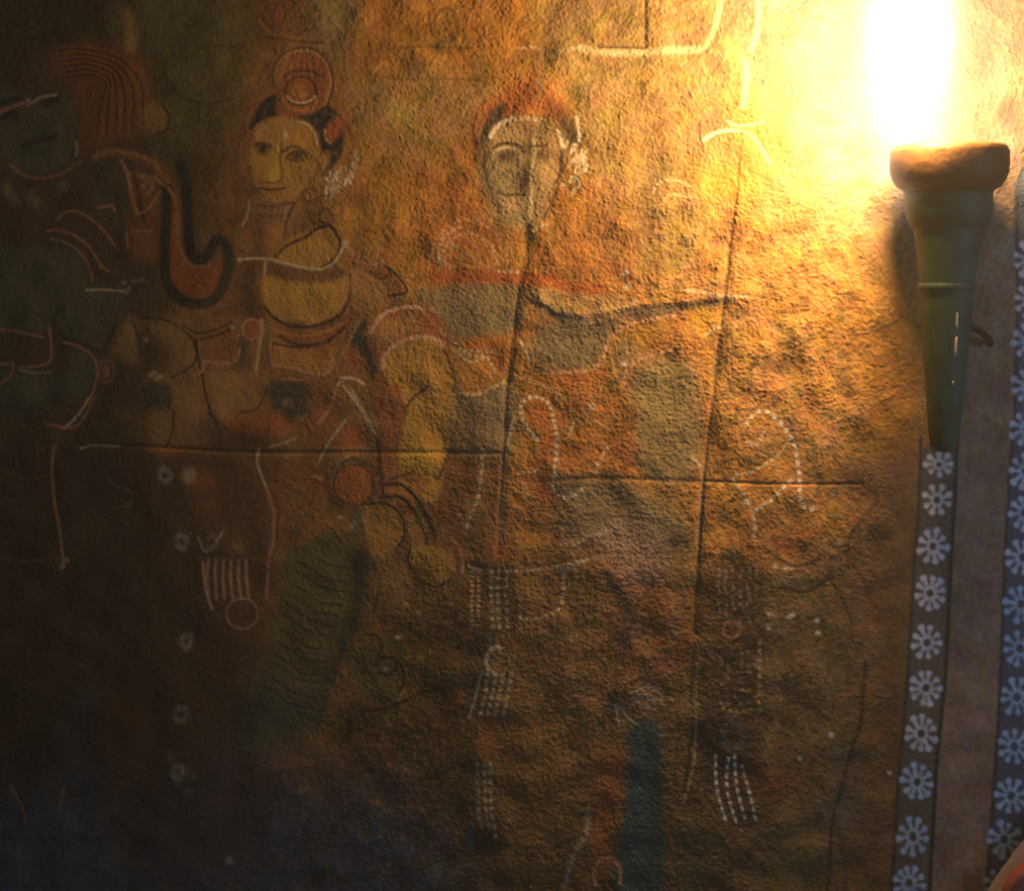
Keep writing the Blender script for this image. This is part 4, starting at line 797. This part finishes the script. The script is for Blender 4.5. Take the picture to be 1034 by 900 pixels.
# ------------------------------------------------------------------ cloth hanging at the lower right corner, floor
M_CLOTH = mat('pink_cloth', (.42, .31, .30), rough=.85, spec=.15, noise=.12, nscale=20, bump=.3)
M_CLOTH_RED = mat('red_cloth', (.46, .14, .10), rough=.85, spec=.15, noise=.2, nscale=30, bump=.3)
def fold(bm, pts, rads, seed, n=28, flat=.6, sub=6):
    """a loose roll of cloth: a thick bundle whose surface runs in soft pleats along its length"""
    a = np.array([list(p) for p in pts])
    path = []
    m = len(a)
    for i in range(m - 1):
        p0, p1, p2, p3 = a[max(i - 1, 0)], a[i], a[i + 1], a[min(i + 2, m - 1)]
        for k in range(sub):
            t = k / sub
            q = .5 * (2 * p1 + (p2 - p0) * t + (2 * p0 - 5 * p1 + 4 * p2 - p3) * t * t + (3 * p1 - p0 - 3 * p2 + p3) * t ** 3)
            path.append((Vector(q), rads[i] * (1 - t) + rads[i + 1] * t))
    path.append((Vector(a[-1]), rads[-1]))
    r = random.Random(seed); ph = [r.uniform(0, 6.28) for _ in range(3)]
    rings = []
    for i, (p, rad) in enumerate(path):
        d = (path[min(i + 1, len(path) - 1)][0] - path[max(i - 1, 0)][0]).normalized()
        v = Vector((0, -1, 0)); v = (v - d * v.dot(d)).normalized(); u = d.cross(v)
        ring = []
        for k in range(n):
            t = 2 * math.pi * k / n
            q = rad * (1 + .10 * math.sin(5 * t + ph[0] + i * .07) + .06 * math.sin(9 * t + ph[1] - i * .11) + .05 * math.sin(i * .5 + ph[2]))
            ring.append(bm.verts.new(p + u * (q * math.cos(t)) + v * (q * flat * math.sin(t))))
        rings.append(ring)
    for x, y in zip(rings, rings[1:]):
        for k in range(n): bm.faces.new((x[k], x[(k + 1) % n], y[(k + 1) % n], y[k]))
    bm.faces.new(rings[0][::-1]); bm.faces.new(rings[-1])
bm = bmesh.new()
fold(bm, [at(1190, 700, .03), at(1140, 770, .055), at(1085, 838, .065), at(1042, 886, .07), at(1016, 940, .07), at(1004, 1040, .07), at(1000, 1180, .07), at(1000, 1337, .08)],
     [.03, .045, .05, .05, .05, .055, .06, .065], 3)
cl = mesh_obj('draped_cloth', bm, M_CLOTH)
tag(cl, 'soft pink cloth with a red fold, hanging before the blue rosette border', 'cloth')
bm = bmesh.new()
fold(bm, [at(1120, 812, .10), at(1080, 850, .108), at(1046, 878, .113), at(1024, 896, .113), at(1014, 925, .108)], [.012, .017, .020, .017, .010], 8, n=20)
o = mesh_obj('fold', bm, M_CLOTH_RED, cl); o['label'] = 'red fold'
bm = bmesh.new()
bmesh.ops.create_cube(bm, size=1)
for v in bm.verts: v.co = Vector((v.co.x * 5.0 + .4, v.co.y * 5.0 - 2.2, v.co.z * .2 - .1))
tag(mesh_obj('floor', bm, mat('stone_floor', (.10, .085, .07), rough=.8, noise=.4, nscale=6, bump=.4, bscale=20), smooth_=False), None, None, kind='structure')

# ------------------------------------------------------------------ light, camera
def lamp(name, kind, loc, energy, col, size):
    d = bpy.data.lights.new(name, kind); d.energy = energy; d.color = col
    if kind == 'POINT': d.shadow_soft_size = size
    else: d.size = size
    o = bpy.data.objects.new(name, d); COL.objects.link(o); o.location = loc
    return o
FIRE = (1.0, .575, .205)
lamp('torch_light', 'POINT', at(920, 72, .23), 31.0, FIRE, .05)
lamp('torch_light_upper', 'POINT', at(920, -20, .225), 24.0, FIRE, .045)
day = lamp('daylight', 'AREA', (1.9, -1.1, 1.75), 5.2, (.46, .66, 1.0), .5)
day.rotation_euler = (Vector((.95, 0, 1.6)) - day.location).to_track_quat('-Z', 'Y').to_euler()

w = bpy.data.worlds.new('room_air'); scene.world = w; w.use_nodes = True
bg = w.node_tree.nodes['Background']; bg.inputs['Color'].default_value = (.86, .88, .90, 1); bg.inputs['Strength'].default_value = .02
vol = w.node_tree.nodes.new('ShaderNodeVolumeScatter'); vol.inputs['Density'].default_value = .026; vol.inputs['Anisotropy'].default_value = .2   # smoke in the air
w.node_tree.links.new(vol.outputs['Volume'], w.node_tree.nodes['World Output'].inputs['Volume'])
fill_lamp = lamp('ambient_fill', 'AREA', (-.3, -5.0, 1.9), 12.0, (.88, .94, 1.0), 2.0)  # added area lamp behind the camera, unseen, in place of ambient fill
fill_lamp.rotation_euler = (Vector((0, 0, 1.6)) - fill_lamp.location).to_track_quat('-Z', 'Y').to_euler()

cam = bpy.data.cameras.new('camera'); co_ = bpy.data.objects.new('camera', cam); COL.objects.link(co_)
co_.location = (0, -CAM_D, ZC); co_.rotation_euler = (math.radians(90), 0, 0)
cam.sensor_fit = 'HORIZONTAL'; cam.sensor_width = 36; cam.lens = 36 * CAM_D / (1034 * S)
scene.camera = co_
vs = scene.view_settings
scene.display_settings.display_device = 'sRGB'
vs.view_transform = 'Standard'; vs.look = 'None'; vs.gamma = 1; vs.exposure = 0.0; vs.use_curve_mapping = False
scene.cycles.use_denoising = True
scene.cycles.volume_bounces = 0
